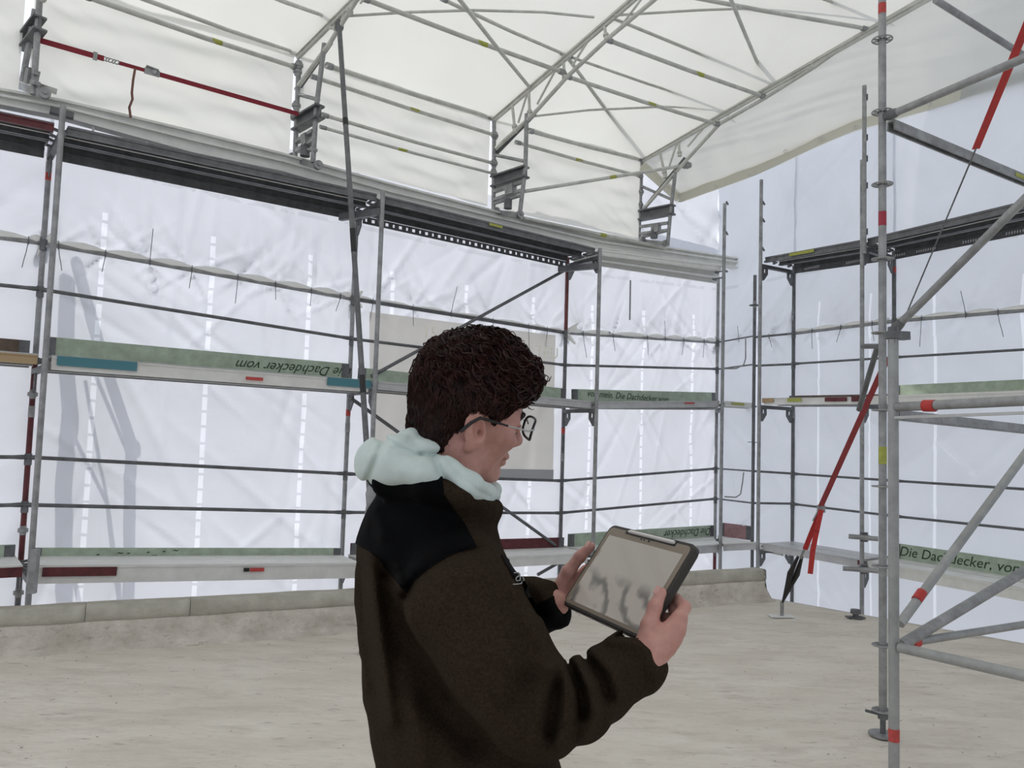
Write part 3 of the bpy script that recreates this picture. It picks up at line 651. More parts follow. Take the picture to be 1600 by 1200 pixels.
# horizontal rail across the corner and end guard loops
for i in (0, 1, 2, 3):
    MB().tube([RP(3, i), up(p3b, RZ[3][i] + (.02 if i < 2 else .0))], .012, 8).build('end_rail', STEELD, sl_)
    MB().tube([up(p3b, RZ[3][i]), RP(4, i)], .016, 8).build('guardrail', STEELD, sr_)
for pts in ([(1130, 576), (1150, 576), (1162, 570), (1165, 560), (1165, 527)], [(1132, 776), (1150, 777), (1157, 772), (1160, 755), (1162, 738)]):
    MB().tube([W(px, py, 11.15) for px, py in pts], .009, 8).build('guard_loop', STEEL, sl_)
tube('hanging_tube', W(985, 438, 11.0), W(984, 500, 11.0), .012, STEEL, sl_)
# braces of the facade scaffold
def brace(parent, a, b, r=R48, m=STEEL, name='brace'): return MB().tube([a, b], r, 12).build(name, m, parent)
brace(sl_, onseg(1, 580, 588, -.12), onseg(1, 887, 420, -.12), .02, STEELD); brace(sl_, onseg(1, 548, 622, -.12), onseg(1, 868, 852, -.12), .02, STEELD)
brace(sl_, onseg(1, 840, 898, -.12), onseg(1, 893, 868, -.12), .02, STEELD)
# small upright bracket at the near left post
MB().bar(W(56, 858, 6.45), W(50, 927, 6.45), .05, .05).build('toe_board_bracket', STEEL, sl_, smooth=False)
rng2 = random.Random(3)
for y in (600 + 930 / 4 - 4, 616, 900 + 26): 
    p = up(OP[0], zat(OP[0], y)); coupler_at(sl_, p, STEEL, .034, .04)
MB().bar(trk(78, 172, -.12), trk(115, 182, -.12), .07, .05).build('track_clamp', STEELD, sl_, smooth=False)
for k, px in ((1, 588), (2, 905)): MB().bar(up(IP[k], ITOP[k] - .22), up(IP[k], ITOP[k] - .22) + RN * .5 - RD * .25, .05, .07).build('track_clamp', STEELD, sl_, smooth=False)
# decks -----------------------------------------------------------------------------------------------------------
def holes(mb, A, B, n, L, z, m=None):  # upright strip with punched slots, along A..B
    d = (B - A).normalized(); zz = V3((0, 0, 1)); x = 0; step = L / n; h = .075
    for i in range(n):
        w = step * (.42 if i % 2 else .25); a = A + d * (i * step); s = (step - w) / 2
        q = lambda u, v: a + d * u + zz * v
        mb.add([q(0, 0), q(step, 0), q(step, -h * .3), q(0, -h * .3)], [(0, 1, 2, 3)]); mb.add([q(0, -h * .75), q(step, -h * .75), q(step, -h * 1.1), q(0, -h * 1.1)], [(0, 1, 2, 3)])
        mb.add([q(0, -h * .3), q(s, -h * .3), q(s, -h * .75), q(0, -h * .75)], [(0, 1, 2, 3)]); mb.add([q(step - s, -h * .3), q(step, -h * .3), q(step, -h * .75), q(step - s, -h * .75)], [(0, 1, 2, 3)])
def deck(a0, b0, a1, b1, label, group, m, mside=None, th=.07, perf=False, planks=2, stick=None, drop=False, name='scaffold_deck'):
    # a0-b0 near edge, a1-b1 far edge, all at deck top height
    d = (b0 - a0).normalized(); t = thing(name, a0.lerp(b1, .5) - V3((0, 0, th)), label, 'scaffold deck', group)
    e = d * .05; D = V3((0, 0, -1))
    for k in range(planks):
        s0, s1 = (k + .02) / planks, (k + .98) / planks
        p = [a0.lerp(a1, s0) + e, b0.lerp(b1, s0) - e, b0.lerp(b1, s1) - e, a0.lerp(a1, s1) + e]
        mb = MB(); n = (p[3] - p[0]).normalized(); mb.hexa([p[0], p[1], p[1] + D * .012, p[0] + D * .012], [p[3], p[2], p[2] + D * .012, p[3] + D * .012])
        mb.build('plank', m, t, smooth=False)
        for q0, q1, sg in ((p[0], p[1], 1), (p[3], p[2], -1)):
            mb = MB(); mb.bar(q0 + D * th / 2 + n * .006 * sg, q1 + D * th / 2 + n * .006 * sg, .006, th); mb.bar(q0 + D * th + n * .018 * sg, q1 + D * th + n * .018 * sg, .03, .005)
            mb.bar(q0 + D * .018 + n * .0 * sg, q1 + D * .018, .012, .01)
            mb.build('side_flange', (mside or m) if k == 0 and sg == 1 else m, t, smooth=False)
        for end, sg in ((p[0].lerp(p[3], .5), -1), (p[1].lerp(p[2], .5), 1)):
            mb = MB()
            for o in (-.3, .3): c = end + (p[3] - p[0]) * o; mb.bar(c + D * .035, c + d * sg * .06 + D * .05, .03, .02)
            mb.bar(end + (p[3] - p[0]) * -.3 + D * .04, end + (p[3] - p[0]) * .3 + D * .04, .015, .015)
            mb.build('end_hook', STEELD, t, smooth=False)
    if perf:
        mb = MB(); A = a1 + e + D * (th + .004); B = b1 - e + D * (th + .004); holes(mb, A, B, 34, (B - A).length, 0); mb.build('punched_flange', m, t, smooth=False)
    if drop:
        MB().bar(a1 + e + D * (th + .035), b1 - e + D * (th + .035), .006, .075).build('lower_flange', m, t, smooth=False)
        n_ = (a1 - a0).normalized()
        for f_ in (.33, .7): MB().bar(a0.lerp(a1, f_) + e + D * (th * .6), b0.lerp(b1, f_) - e + D * (th * .6), .012, .006).build('hole_glint_bar', ALUW, t, smooth=False)  # solid pale bar imitates light catching on a row of punched holes
    if stick:
        for s, ln, z0, hh, mm, nm in stick:
            c0 = a0.lerp(b0, s); c1 = a0.lerp(b0, s + ln); tn = nrm2(a0 - a1) * .008
            MB().bar(c0 + D * z0 + tn, c1 + D * z0 + tn, .003, hh).build(nm, mm, t, smooth=False)
    return t
LV = ('top', 'middle', 'bottom')
def dk(a, b, lv, label, m, **k):
    grp = 'decks of the facade scaffold'
    s = nrm2(OP[a] - IP[a]); s2 = nrm2(OP[b] - IP[b])
    ia, ib = up(IP[a] + s * .03, DZ[a][lv]), up(IP[b] + s2 * .03, DZ[b][lv])
    oa, ob = up(OP[a] - s * .05, DZ[a][lv]), up(OP[b] - s2 * .05, DZ[b][lv])
    return deck(ia, ib, oa, ob, label, grp, m, **k)
DKM = STEELD
dk(-1, 0, 0, 'top deck with a dark red flange at the upper corner of the picture', STEELD, mside=REDP, drop=True)
dk(0, 1, 0, 'long dark steel top deck between the outermost post and the slanting prop', STEELD, drop=True)
dk(1, 2, 0, 'top deck with a row of bright punched slots above the banner', STEELD, perf=True, stick=[(.45, .06, .03, .03, YEL, 'yellow_sticker')])
dk(2, 3, 0, 'pale aluminium top deck just before the corner, under the track end', ALUW)
dk(-1, 0, 1, 'middle deck with a tan end label, cut by the picture edge', ALU, mside=ORG, th=.085)
dk(0, 1, 1, 'middle deck with teal end labels and a red sticker', ALU, mside=ALUW, th=.12, stick=[(.03, .21, .045, .08, TEAL, 'teal_label'), (.83, .16, .045, .08, TEAL, 'teal_label'), (.56, .055, .075, .03, REDT, 'red_sticker')])
dk(1, 2, 1, 'middle deck crossing behind the person\'s head', ALU, th=.085)
dk(2, 3, 1, 'middle deck ending at the corner post, under a green scribbled board', ALU, th=.085, stick=[(.68, .08, .03, .02, REDT, 'red_sticker')])
dk(-1, 0, 2, 'bottom deck with a long red label, cut by the picture edge', ALUW, mside=REDP, th=.09)
dk(0, 1, 2, 'bottom deck with a red end label and a small red and black sticker', ALUW, mside=ALUW, th=.15, stick=[(.03, .19, .055, .075, REDP, 'red_label'), (.585, .018, .055, .035, BLACK, 'black_sticker'), (.605, .045, .055, .035, REDT, 'red_sticker'), (.965, .03, .03, .05, REDP, 'red_label')])
dk(1, 2, 2, 'pale bottom deck passing behind the person\'s chest', ALUW, th=.12)
# bottom deck of the last bay reaches past the corner, seen from above
c0 = up(IP[2], DZ[2][2]); c1 = W(1187, 851, 10.62); c2 = W(1238, 843, 11.05); o2 = up(OP[2], DZ[2][2]); o3 = up(OP[3], DZ[2][2])
deck(c0, up(IP[3], c0.z) + V3((0, 0, 0)), o2, o3, 'bottom deck leading to the corner, topped by the tablet', 'decks of the facade scaffold', ALUW, mside=ALU, th=.11)
zc = c0.z
deck(up(IP[3], zc), W(1186, 846, 10.55) * 1, up(OP[3], zc), up(OP[4] - nrm2(OP[4] - IP[4]) * .1, zc), 'short bottom deck closing the corner', 'decks of the facade scaffold', ALUW, mside=ALU, th=.1, planks=1)
deck(up(IP[3], DZ[3][1]), up(p3b, DZ[3][1]), up(IP[3], DZ[3][1]) + V3((.1, .45, 0)), up(p3b, DZ[3][1]) + V3((.15, .4, 0)), 'short middle deck with a yellow sticker closing the corner', 'decks of the facade scaffold', ALUW, th=.07, planks=1, stick=[(.3, .4, .03, .03, YEL, 'yellow_sticker')])
STK = mat('pale_print', (.7, .7, .72), .6)
dk(4, 5, 0, 'dark steel top deck between the corner and the tall tower post', STEELD, drop=True, stick=[(.3, .25, .03, .04, YEL, 'yellow_sticker')])
dk(5, 6, 0, 'dark steel top deck with white printed marks beyond the tower post', STEELD, drop=True)
dk(4, 5, 1, 'middle deck with red and tan end labels beside the red strap', ALU, mside=ALUW, th=.085, stick=[(.02, .12, .03, .06, ORG, 'tan_label'), (.29, .14, .03, .045, YEL, 'yellow_sticker'), (.66, .2, .03, .05, REDP, 'red_label'), (.9, .1, .03, .06, REDP, 'red_label')])
dk(5, 6, 1, 'pale middle deck under a green board, beyond the tower', ALUW, th=.09)
dk(4, 5, 2, 'grey bottom deck behind the hanging strap tails', ALU, mside=ALU, th=.09, stick=[(.955, .06, .03, .05, REDP, 'red_label')])
dk(5, 6, 2, 'pale bottom deck under the board with green handwriting, beyond the tower', ALUW, th=.12, stick=[(.8, .04, .06, .03, REDT, 'red_sticker')])
# white printed marks on the far flanges of the two top decks
for k, ss in ((4, (.12, .55, .93)), (5, (.1, .29, .45, .62))):
    for s in ss:
        a = up(OP[k], DZ[k][0] - .105).lerp(up(OP[k + 1], DZ[k + 1][0] - .105), s) - nrm2(OP[k]) * .085
        for i in range(9): 
            p = a + dr_ * (i * .028); MB().bar(p - V3((0, 0, .014)), p + dr_ * .006 + V3((0, 0, .014)), .002, .012, (dr_.x, dr_.y, 0)).build('printed_mark', STK, sr_, smooth=False)
# toe boards ------------------------------------------------------------------------------------------------------
def board(a, b, label, m, h=.15, th=.03, txt=None, ends=None, name='toe_board'):
    t = thing(name, a.lerp(b, .5), label, 'board', 'toe boards of the scaffold'); z = V3((0, 0, h / 2)); d = (b - a).normalized()
    MB().bar(a + z, b + z, th, h).build('board', m, t, smooth=False)
    toc = nrm2(V3((d.y, -d.x, 0))); toc = toc if toc.dot(-a) > 0 else -toc
    for q in (a, b - d * .08): MB().bar(q + z, q + d * .08 + z, th + .008, h * .96).build('end_fitting', STEELD, t, smooth=False)
    for (body, s, size, flip, sh) in (txt or []):
        p = a.lerp(b, s) + z + toc * (th / 2 + .002); xd = V3((-toc.y, toc.x, 0)); xd = xd if xd.dot(R_) > 0 else -xd
        yd = V3((0, 0, 1))
        if flip: xd = -xd; yd = -yd
        text_obj(body, 'handwriting', p, xd, yd, size, MARK, t, sh, kind='stuff')
    return t
def onout(k, lv, s, off=.1): 
    n0 = nrm2(OP[k] - IP[k]) * off; n1 = nrm2(OP[k + 1] - IP[k + 1]) * off
    return (up(OP[k] - n0, DZ[k][lv])).lerp(up(OP[k + 1] - n1, DZ[k + 1][lv]), s)
board(onout(-1, 1, 0), onout(-1, 1, .98), 'brown weathered toe board above the tan deck label', WOOD)
board(onout(0, 1, .02), onout(0, 1, .98), 'pale green toe board with upside-down handwriting near the slanting prop', GREENB, .2, txt=[('Die Dachdecker vom', .80, .14, True, .45)])
board(onout(1, 1, .02), onout(1, 1, .98), 'green toe board behind the head and curls of the person', GREENB, .17)
board(onout(2, 1, .02), onout(2, 1, .98), 'green toe board with a long scribbled line, last before the corner', GREENB, .17, txt=[('von mein. Die Dachdecker vom', .36, .12, False, .3)])
board(onout(-1, 2, 0), onout(-1, 2, .98), 'grey toe board above the bottom deck at the picture edge', GREENB, .1)
board(onout(0, 2, .02), onout(0, 2, .98), 'thin grey green toe board with black strokes on the long bottom deck', GREENB, .07, txt=[('- _  ~ - _  - _ -  ~', .3, .10, False, .5)])
board(onout(1, 2, .02), onout(1, 2, .99), 'dark red toe board behind the person\'s chest', REDP, .12)
board(onout(2, 2, .02), onout(2, 2, .98), 'green toe board with upside-down handwriting, just above the tablet', GREENB, .16, txt=[('Die Dachdecker', .80, .15, True, .3)])
board(up(OP[3], zc) + V3((.05, -.1, 0)), up(p3b, zc) + V3((.05, .2, 0)), 'faded red toe board closing the corner on the bottom deck', REDB, .2)
board(onout(4, 1, .02), onout(4, 1, .98), 'thin brown toe board on the middle deck beside the red strap', WOOD, .06)
board(onout(5, 1, .02), onout(5, 1, .98), 'pale green toe board on the middle deck beyond the tower', GREENB, .16)
board(onout(5, 2, .02), onout(5, 2, .98), 'green toe board lettered in dark green handwriting beyond the tower', GREENB, .17, txt=[('Die Dachdecker, vom', .27, .155, False, .25)])
# ------------------------------------------------------------------ tower in front at the right
tw = thing('scaffold_tower', up(W(1380, 900, 5.1), 0), 'near scaffold tower of thick galvanised tubes with ring rosettes, cut by the picture edge', 'scaffold')
TA = up(W(1379, 600, 5.05), 0); TB = up(W(1396, 800, 3.8), 0)
post(tw, TA, .10, 6.2, STEEL); post(tw, TB, .05, zat(TB, 524), mat('light_steel', (.42, .43, .42), .5, .4, 7, .3))
LSTEEL = MATS['light_steel']
for y in (62, 175, 288, 405, 520, 641, 760, 885, 1008): rosette(tw, up(TA, zat(TA, y)))
for y in (-60, 1110): rosette(tw, up(TA, zat(TA, y)))
for P, y0, y1, mm in ((TA, 22, 6, REDT), (TA, 353, 331, mat('dark_red_sticker', (.35, .03, .05), .5)), (TA, 725, 698, YEL), (TB, 1158, 1138, REDT)):
    MB().tube([up(P, zat(P, y0)), up(P, zat(P, y1))], R48 * 1.03, 14).build('sticker_band', mm, tw)
def base_jack(P, nm='base_jack'):
    j = MB(); j.tube([up(P, .0), up(P, .22)], .017, 12); j.build(nm, STEELD, tw)
    mb = MB(); mb.tube([up(P, .001), up(P, .012)], .085, 20); mb.build('base_plate', STEEL, tw)
    mb = MB(); mb.bar(up(P, .12) + V3((-.10, .02, .02)), up(P, .12) + V3((.09, -.02, -.015)), .02, .014); mb.tube([up(P, .1), up(P, .14)], .03, 10); mb.build('jack_nut', STEELD, tw)
base_jack(TA); base_jack(TB)
coupler_at(tw, up(TB, zat(TB, 524)), STEELD, .03, .04)
MB().bar(up(TB, zat(TB, 524)), up(TB, zat(TB, 522)) + V3((.09, .05, 0)), .04, .04).build('wedge_head', STEELD, tw)
da = nrm2(V3((.39, -.8, 0))); db = nrm2(V3((1.5, .95, 0)))
def bayend(a, b, P, d): return a + (b - a) * (BAY[id(d)] - (up(a, 0) - P).dot(d)) / (up(b, 0) - up(a, 0)).dot(d)
BAY = {id(da): 2.0, id(db): 3.0}
def tb_(px0, py0, px1, py1, P, d, r=R48, m=STEEL, name='ledger', ext=1.35, heads=True):
    a = onplane(px0, py0, P, d); b = onplane(px1, py1, P, d); b = bayend(a, b, P, d)
    o = MB().tube([a, b], r, 14).build(name, m, tw)
    if heads and P is TA: MB().lathe(a - (b - a).normalized() * .03, a + (b - a).normalized() * .07, [(0, .02), (.4, .034), (.8, .03), (1, .025)], 10).build('wedge_head', STEELD, tw)
    return a, b
tb_(1388, 181, 1600, 91, TA, da); tb_(1462, 0, 1600, 87, TA, db, heads=False, name='brace')
tb_(1398, 514, 1600, 312, TA, da, .024, name='brace')
a = onplane(1392, 196, TA, db); b = onplane(1600, 282, TA, db); b = bayend(a, b, TA, db)
mb = MB(); mb.bar(a, b, .05, .012, off=.03); mb.bar(a, b, .012, .06, offs=.024); mb.bar(a, b, .012, .06, offs=-.024)
mb.build('u_beam', STEEL, tw, smooth=False); MB().bar(a.lerp(b, .53), a.lerp(b, .6), .002, .03, offs=.032).build('yellow_sticker', YEL, tw, smooth=False)
a = onplane(1402, 648, TA, db); b = onplane(1600, 670, TA, db); b = bayend(a, b, TA, db)
mb = MB(); mb.bar(a, b, .05, .012, off=-.03); mb.bar(a, b, .012, .06, offs=.024); mb.bar(a, b, .012, .06, offs=-.024); mb.build('u_beam', STEEL, tw, smooth=False)
a, b = onplane(1400, 636, TB, da), onplane(1600, 626, TB, da); b = bayend(a, b, TB, da); a0 = a
MB().tube([a, b], .022, 14).build('ledger', STEEL, tw); MB().tube([onplane(1444, 634, TB, da), onplane(1461, 634, TB, da)], .0275, 12).build('red_cap', REDR, tw)
mb = MB(); mb.bar(a - V3((0, 0, .05)), b - V3((0, 0, .05)), .03, .012); mb.build('lower_flange', ALU, tw, smooth=False)
tb_(1406, 975, 1600, 712, TB, db, .022, LSTEEL, 'brace'); tb_(1408, 1008, 1600, 893, TB, db, .027, STEEL, 'brace')
tb_(1408, 1006, 1600, 976, TB, db, .020, LSTEEL, 'ledger'); tb_(1406, 1012, 1600, 1056, TB, da, .023, LSTEEL, 'ledger')
for px, py, P, d, px2, py2 in ((1432, 938, TB, db, 1441, 925), (1424, 1004, TB, db, 1434, 1003)):
    a, b = onplane(px, py, P, d), onplane(px2, py2, P, d); MB().tube([a, b], .0245, 12).build('red_band', REDR, tw)
ex = TA + db * 3.0; post(tw, ex, 0.01, 6.2, STEEL); [post(tw, q_, 0.01, 6.2, STEEL) for q_ in (TB + da * 2, TB + db * 3, TA + da * 2)]
for p0, p1 in (((1352, 543), (1342, 616)),): 
    MB().tube([W(1371, 542, 5.6), W(1342, 640, 6.2)], .02).build('stub_tube', STEELD, tw)
MB().tube([W(1348, 541, 5.5), W(1374, 541, 5.3)], .018).build('stub_tube', STEELD, tw)
for y, x0 in ((839, 1326), (889, 1317)):
    MB().tube([W(x0, y - 1, 8.7), W(1372, y + 3, 8.6)], .026).build('stub_tube', STEEL, sr_)
    coupler_at(sr_, W(1350, y, 8.75), STEELD, .05, .05)
# unseen tubes added outside the sheeting so the sun throws a shadow on it
SUND = V3((.50, -.50, -.70)).normalized()
def outp(px, py, s=.45): return onseg(0, px, py, .1) - SUND * s
ofr = thing('shadow_caster', outp(180, 900), 'unseen bent tubes added outside the sheeting to cast the shadow by the outermost post', 'frame')
for P, r in (([(86, 430), (84, 560), (92, 640), (82, 760), (84, 960)], .065), ([(100, 400), (146, 560), (190, 690), (186, 780), (184, 960)], .05), ([(116, 590), (150, 780), (168, 900), (176, 980)], .016), ([(80, 640), (150, 780), (172, 960)], .018), ([(128, 570), (182, 700)], .018), ([(76, 790), (112, 960)], .02)):
    MB().tube([outp(*p) for p in P], r, 10).build('tube', STEELD, ofr)
MB().tube([outp(183, 695) , outp(200, 698)], .06, 10).build('shadow_elbow', STEELD, ofr)
# long slanting prop
pr = thing('prop_tube', W(580, 775, 6.55), 'long dark slanting prop tube from the roof truss down behind the person\'s hood', 'tube')
a = ontr(1, 530, 40, .0); a = a - V3((0, 0, .0)); b = W(579, 790, 6.55)
MB().tube([a, b], .0245, 12).build('tube', STEELD, pr)
for y0, y1 in ((395, 432), (615, 640), (210, 222)): 
    t0, t1 = (y0 - 40) / 750, (y1 - 40) / 750; MB().tube([a.lerp(b, t0), a.lerp(b, t1)], .0262, 12).build('dark_sticker', BLACK, pr)
MB().lathe(b + V3((0, 0, .16)), b - V3((0, 0, .16)), [(0, .03), (.2, .045), (.5, .035), (.7, .045), (1, .03)], 12).build('coupler', STEEL, pr)
MB().tube([b, up(b, 0.0)], .024, 12).build('lower_tube', STEELD, pr); MB().tube([up(b, 0), up(b, .012)], .045, 16).build('base_plate', STEELD, pr)
MB().lathe(a + V3((0, 0, .05)), a - V3((0, 0, .06)), [(0, .03), (.3, .045), (.7, .045), (1, .03)], 12).build('coupler', STEELD, pr)
# ------------------------------------------------------------------ straps
def ribbon(mb, pts, w, th=.004, side=None):
    for i in range(len(pts) - 1):
        a, b = V3(pts[i]), V3(pts[i + 1]); d = (b - a).normalized(); s = side[i] if isinstance(side, list) else (side or V3((0, 0, 1)))
        mb.bar(a - d * .004, b + d * .004, th, w, s)
    return mb
st = thing('lashing_strap', ontr(0, 62, 63), 'dark red lashing strap stretched across the hanging tarp, with a ratchet', 'strap')
P0, P1 = onrail(62, 63, -.05), onrail(466, 178, -.1); Lp = lambda s: P0.lerp(P1, s)
f = lambda px: (px - 62) / 404.
ribbon(MB(), [Lp(0), Lp(f(150))], .05).build('webbing', REDS, st, smooth=False); ribbon(MB(), [Lp(f(172)), Lp(f(212))], .035).build('webbing', REDS, st, smooth=False)
ribbon(MB(), [Lp(f(233)), Lp(1)], .045).build('webbing', REDS, st, smooth=False)
mb = MB()
for i in range(5): c = Lp(f(151 + i * 4.6)); mb.tube([c + V3((.02 * math.cos(t), -.012 * (i % 2) * math.cos(t), .018 * math.sin(t))) for t in np.linspace(0, 6.28, 9)], .005, 5, False)
mb.build('chain', STEEL, st); mb = MB(); mb.bar(Lp(f(210)), Lp(f(233)), .03, .05); mb.bar(Lp(f(212)) + V3((0, 0, .04)), Lp(f(231)) + V3((0, 0, .03)), .05, .012); mb.tube([Lp(f(228)) + V3((0, -.04, 0)), Lp(f(228)) + V3((0, .04, 0))], .02, 10); mb.build('ratchet', STEEL, st)
MB().bar(Lp(f(135)), Lp(f(141)), .02, .07).build('clip', STEEL, st, smooth=False)
tp = [onrail(x, y, -.1) for x, y in ((211, 108), (208, 125), (206, 145), (207, 155), (202, 168), (204, 183))]
ribbon(MB(), tp, .02, .012, V3((RD.x, RD.y, 0))).build('loose_end', mat('brown_webbing', (.2, .1, .08), .9), st, smooth=False)
# red ratchet strap by the tower
sg = thing('ratchet_strap', onz(1226, 944, .02), 'bright red ratchet strap running down past the tower, two tails hanging', 'strap', None)
SP = [(1612, 20, 4.4), (1525, 232, 5.3), (1387, 560, 6.7), (1372, 592, 6.8), (1283, 790, 7.7)]
pp = [W(*p) for p in SP]; sv = R_
ribbon(MB(), [pp[0], pp[1]], .05, .004, sv).build('webbing', REDR, sg, smooth=False)
ribbon(MB(), [pp[1], pp[2]], .008, .008, sv).build('edge_on_webbing', STEELD, sg, smooth=False)
ribbon(MB(), [pp[2], pp[3], pp[4]], .055, .004, sv).build('webbing', mat('strap_red', (.33, .045, .05), .7, 0, 30, .2), sg, smooth=False)
mb = MB(); c = W(1283, 795, 7.72); mb.bar(c - V3((.035, 0, 0)), c + V3((.035, 0, 0)), .03, .07); mb.bar(c + V3((-.03, 0, -.02)), W(1270, 814, 7.75), .012, .012); mb.build('ratchet', STEEL, sg)
TR_ = mat('tail_red', (.5, .035, .03), .7, 0, 30, .2)
ribbon(MB(), [W(1283, 797, 7.74), W(1271, 825, 7.78), W(1258, 858, 7.8)], .05, .004, sv).build('tail', TR_, sg, smooth=False)
ribbon(MB(), [W(1283, 797, 7.70), W(1276, 830, 7.7), W(1270, 860, 7.7), W(1266, 896, 7.7)], .05, .004, sv).build('tail', TR_, sg, smooth=False)
MB().tube([W(1257, 858, 7.82), W(1251, 872, 8.0)], .012, 6).build('hook', STEEL, sg)
bk = thing('anchor_strap', onz(1222, 950, .01), 'black strap tied down to a small plate on the floor edge beside the kerb end', 'strap')
mb = MB(); b0_, b1_ = W(1250, 870, 8.0), W(1222, 943, 8.42)
for o in (-1, 1): mb.tube([b0_ + R_ * (.02 * o), b0_.lerp(b1_, .35) + R_ * (.035 * o), b0_.lerp(b1_, .6) + R_ * .015 * o, b1_], [.014, .03, .026, .008], 8)
mb.build('webbing', BLACK, bk)
MB().tube([b1_ + V3((0, 0, .02)), up(b1_, .012)], .02, 8).build('anchor_eye', STEEL, bk)
MB().bar(up(b1_, .004) - R_ * .13, up(b1_, .004) + R_ * .11, .14, .008).build('anchor_plate', MATS['pale_aluminium'], bk, smooth=False)
an = thing('anchor_socket', onz(1337, 966, .0), 'small round metal socket on the floor near the tower foot', 'anchor'); c = V3(WLOC[an.name])
MB().lathe(c, c + V3((0, 0, .09)), [(0, .07), (.12, .07), (.13, .03), (.5, .03), (.55, .055), (1, .05)], 14).build('socket', STEELD, an)
mb = MB(); mb.bar(c + V3((-.09, 0, .01)), c + V3((.09, .02, .01)), .09, .012); mb.build('foot_plate', STEELD, an, smooth=False)
#SECTION5
# ------------------------------------------------------------------ person: distance fields turned into meshes
def surf_nets(Vv, o, h):
    S = Vv < 0; nx, ny, nz = Vv.shape; cs = (nx - 1, ny - 1, nz - 1)
    acc = np.zeros(cs + (3,), np.float32); cnt = np.zeros(cs, np.float32)
    off = [(i, j, k) for i in (0, 1) for j in (0, 1) for k in (0, 1)]
    sl3 = lambda c, A: A[c[0]:c[0] + cs[0], c[1]:c[1] + cs[1], c[2]:c[2] + cs[2]]
    for a in off:
        for ax in range(3):
            if a[ax]: continue
            b = list(a); b[ax] = 1; va, vb = sl3(a, Vv), sl3(b, Vv); m = (va < 0) != (vb < 0)
            t = np.where(m, va / np.where(m, va - vb, 1), 0)
            for k in range(3): acc[..., k] += m * (a[k] + (t if k == ax else 0))
            cnt += m
    act = cnt > 0; idx = np.full(cs, -1, np.int64); idx[act] = np.arange(act.sum())
    ijk = np.argwhere(act); P = np.array(o) + h * (ijk + acc[act] / cnt[act][:, None])
    Q = []
    for ax in range(3):
        n = [slice(1, cs[0]), slice(1, cs[1]), slice(1, cs[2])]; n[ax] = slice(0, cs[ax])
        e = [slice(1, cs[0]), slice(1, cs[1]), slice(1, cs[2])]; e[ax] = slice(1, cs[ax] + 1)
        A = S[tuple(n)]; Bm = S[tuple(e)]; c = np.argwhere(A != Bm); inside = A[A != Bm]
        base = c + 1; base[:, ax] -= 1
        u, v = [(1, 2), (2, 0), (0, 1)][ax]
        def at(du, dv): q = base.copy(); q[:, u] -= du; q[:, v] -= dv; return idx[q[:, 0], q[:, 1], q[:, 2]]
        f = np.stack([at(1, 1), at(0, 1), at(0, 0), at(1, 0)], -1); f[~inside] = f[~inside][:, ::-1]; Q.append(f)
    return P, np.concatenate(Q)
class Grid:
    def __init__(s, lo, hi, h):
        s.o = np.array(lo, float); s.h = h; n = [int((hi[i] - lo[i]) / h) + 2 for i in range(3)]
        ax = [(lo[i] + h * np.arange(n[i])).astype(np.float32) for i in range(3)]
        s.X, s.Y, s.Z = np.meshgrid(*ax, indexing='ij')
    def mesh(s, d): return surf_nets(d, s.o, s.h)
def cap(g, a, b, ra, rb):
    a = np.array(a, float); b = np.array(b, float); d = b - a; L2 = (d * d).sum() + 1e-12
    t = np.clip(((g.X - a[0]) * d[0] + (g.Y - a[1]) * d[1] + (g.Z - a[2]) * d[2]) / L2, 0, 1)
    return np.sqrt((g.X - a[0] - t * d[0]) ** 2 + (g.Y - a[1] - t * d[1]) ** 2 + (g.Z - a[2] - t * d[2]) ** 2) - (ra + (rb - ra) * t)
def ell(g, c, r, M=None):
    c = np.array(c, float); q = [g.X - c[0], g.Y - c[1], g.Z - c[2]]
    if M is not None: q = [sum(M[i][j] * q[j] for j in range(3)) for i in range(3)]
    k0 = np.sqrt(sum((q[i] / r[i]) ** 2 for i in range(3))); k1 = np.sqrt(sum((q[i] / r[i] ** 2) ** 2 for i in range(3))) + 1e-9
    return k0 * (k0 - 1) / k1
def smin(a, b, k):
    h = np.maximum(k - np.abs(a - b), 0) / k; return np.minimum(a, b) - h * h * k * .25
def smax(a, b, k): return -smin(-a, -b, k)
def poly(g, pts, rs, k=.01):
    d = None
    for i in range(len(pts) - 1):
        c = cap(g, pts[i], pts[i + 1], rs[i], rs[i + 1]); d = c if d is None else smin(d, c, k)
    return d
def dline(g, pts):
    d = None
    for i in range(len(pts) - 1):
        c = cap(g, pts[i], pts[i + 1], 0, 0); d = c if d is None else np.minimum(d, c)
    return d
D0 = 1.3; K = D0 / FPX
def C3(u, v, w=0.): return CAM + ray(u, v) * (D0 + w * K)
def rp(r, w): return r * (D0 + w * K) / FPX
def chain(P): return [C3(*p[:3]) for p in P], [rp(p[3], p[2]) for p in P]
def nz(g, f, seed=0, amp=1.):
    s = seed * 1.7
    return amp * (np.sin(g.X * f + 1.3 * np.sin(g.Y * f * .8 + s) + s) * np.sin(g.Y * f * 1.1 + 1.1 * np.sin(g.Z * f * .9) + 2 * s) * np.sin(g.Z * f * .95 + 1.2 * np.sin(g.X * f * .7 + s) + .5 * s))
SKIN = mat('skin', (.60, .32, .26), .5, 0, 40, .12, (.50, .245, .20), .08, 300)
SKIN.node_tree.nodes['Principled BSDF'].inputs['Subsurface Weight'].default_value = .12
SKIN.node_tree.nodes['Principled BSDF'].inputs['Subsurface Radius'].default_value = (.01, .004, .002)
FLEECE = mat('olive_brown_fleece', (.080, .056, .036), .95, 0, 260, .35, (.045, .031, .020), .8, 700, spec=.05)
YOKE = mat('black_softshell', (.004, .004, .0045), .8, 0, 30, .2, spec=.04)
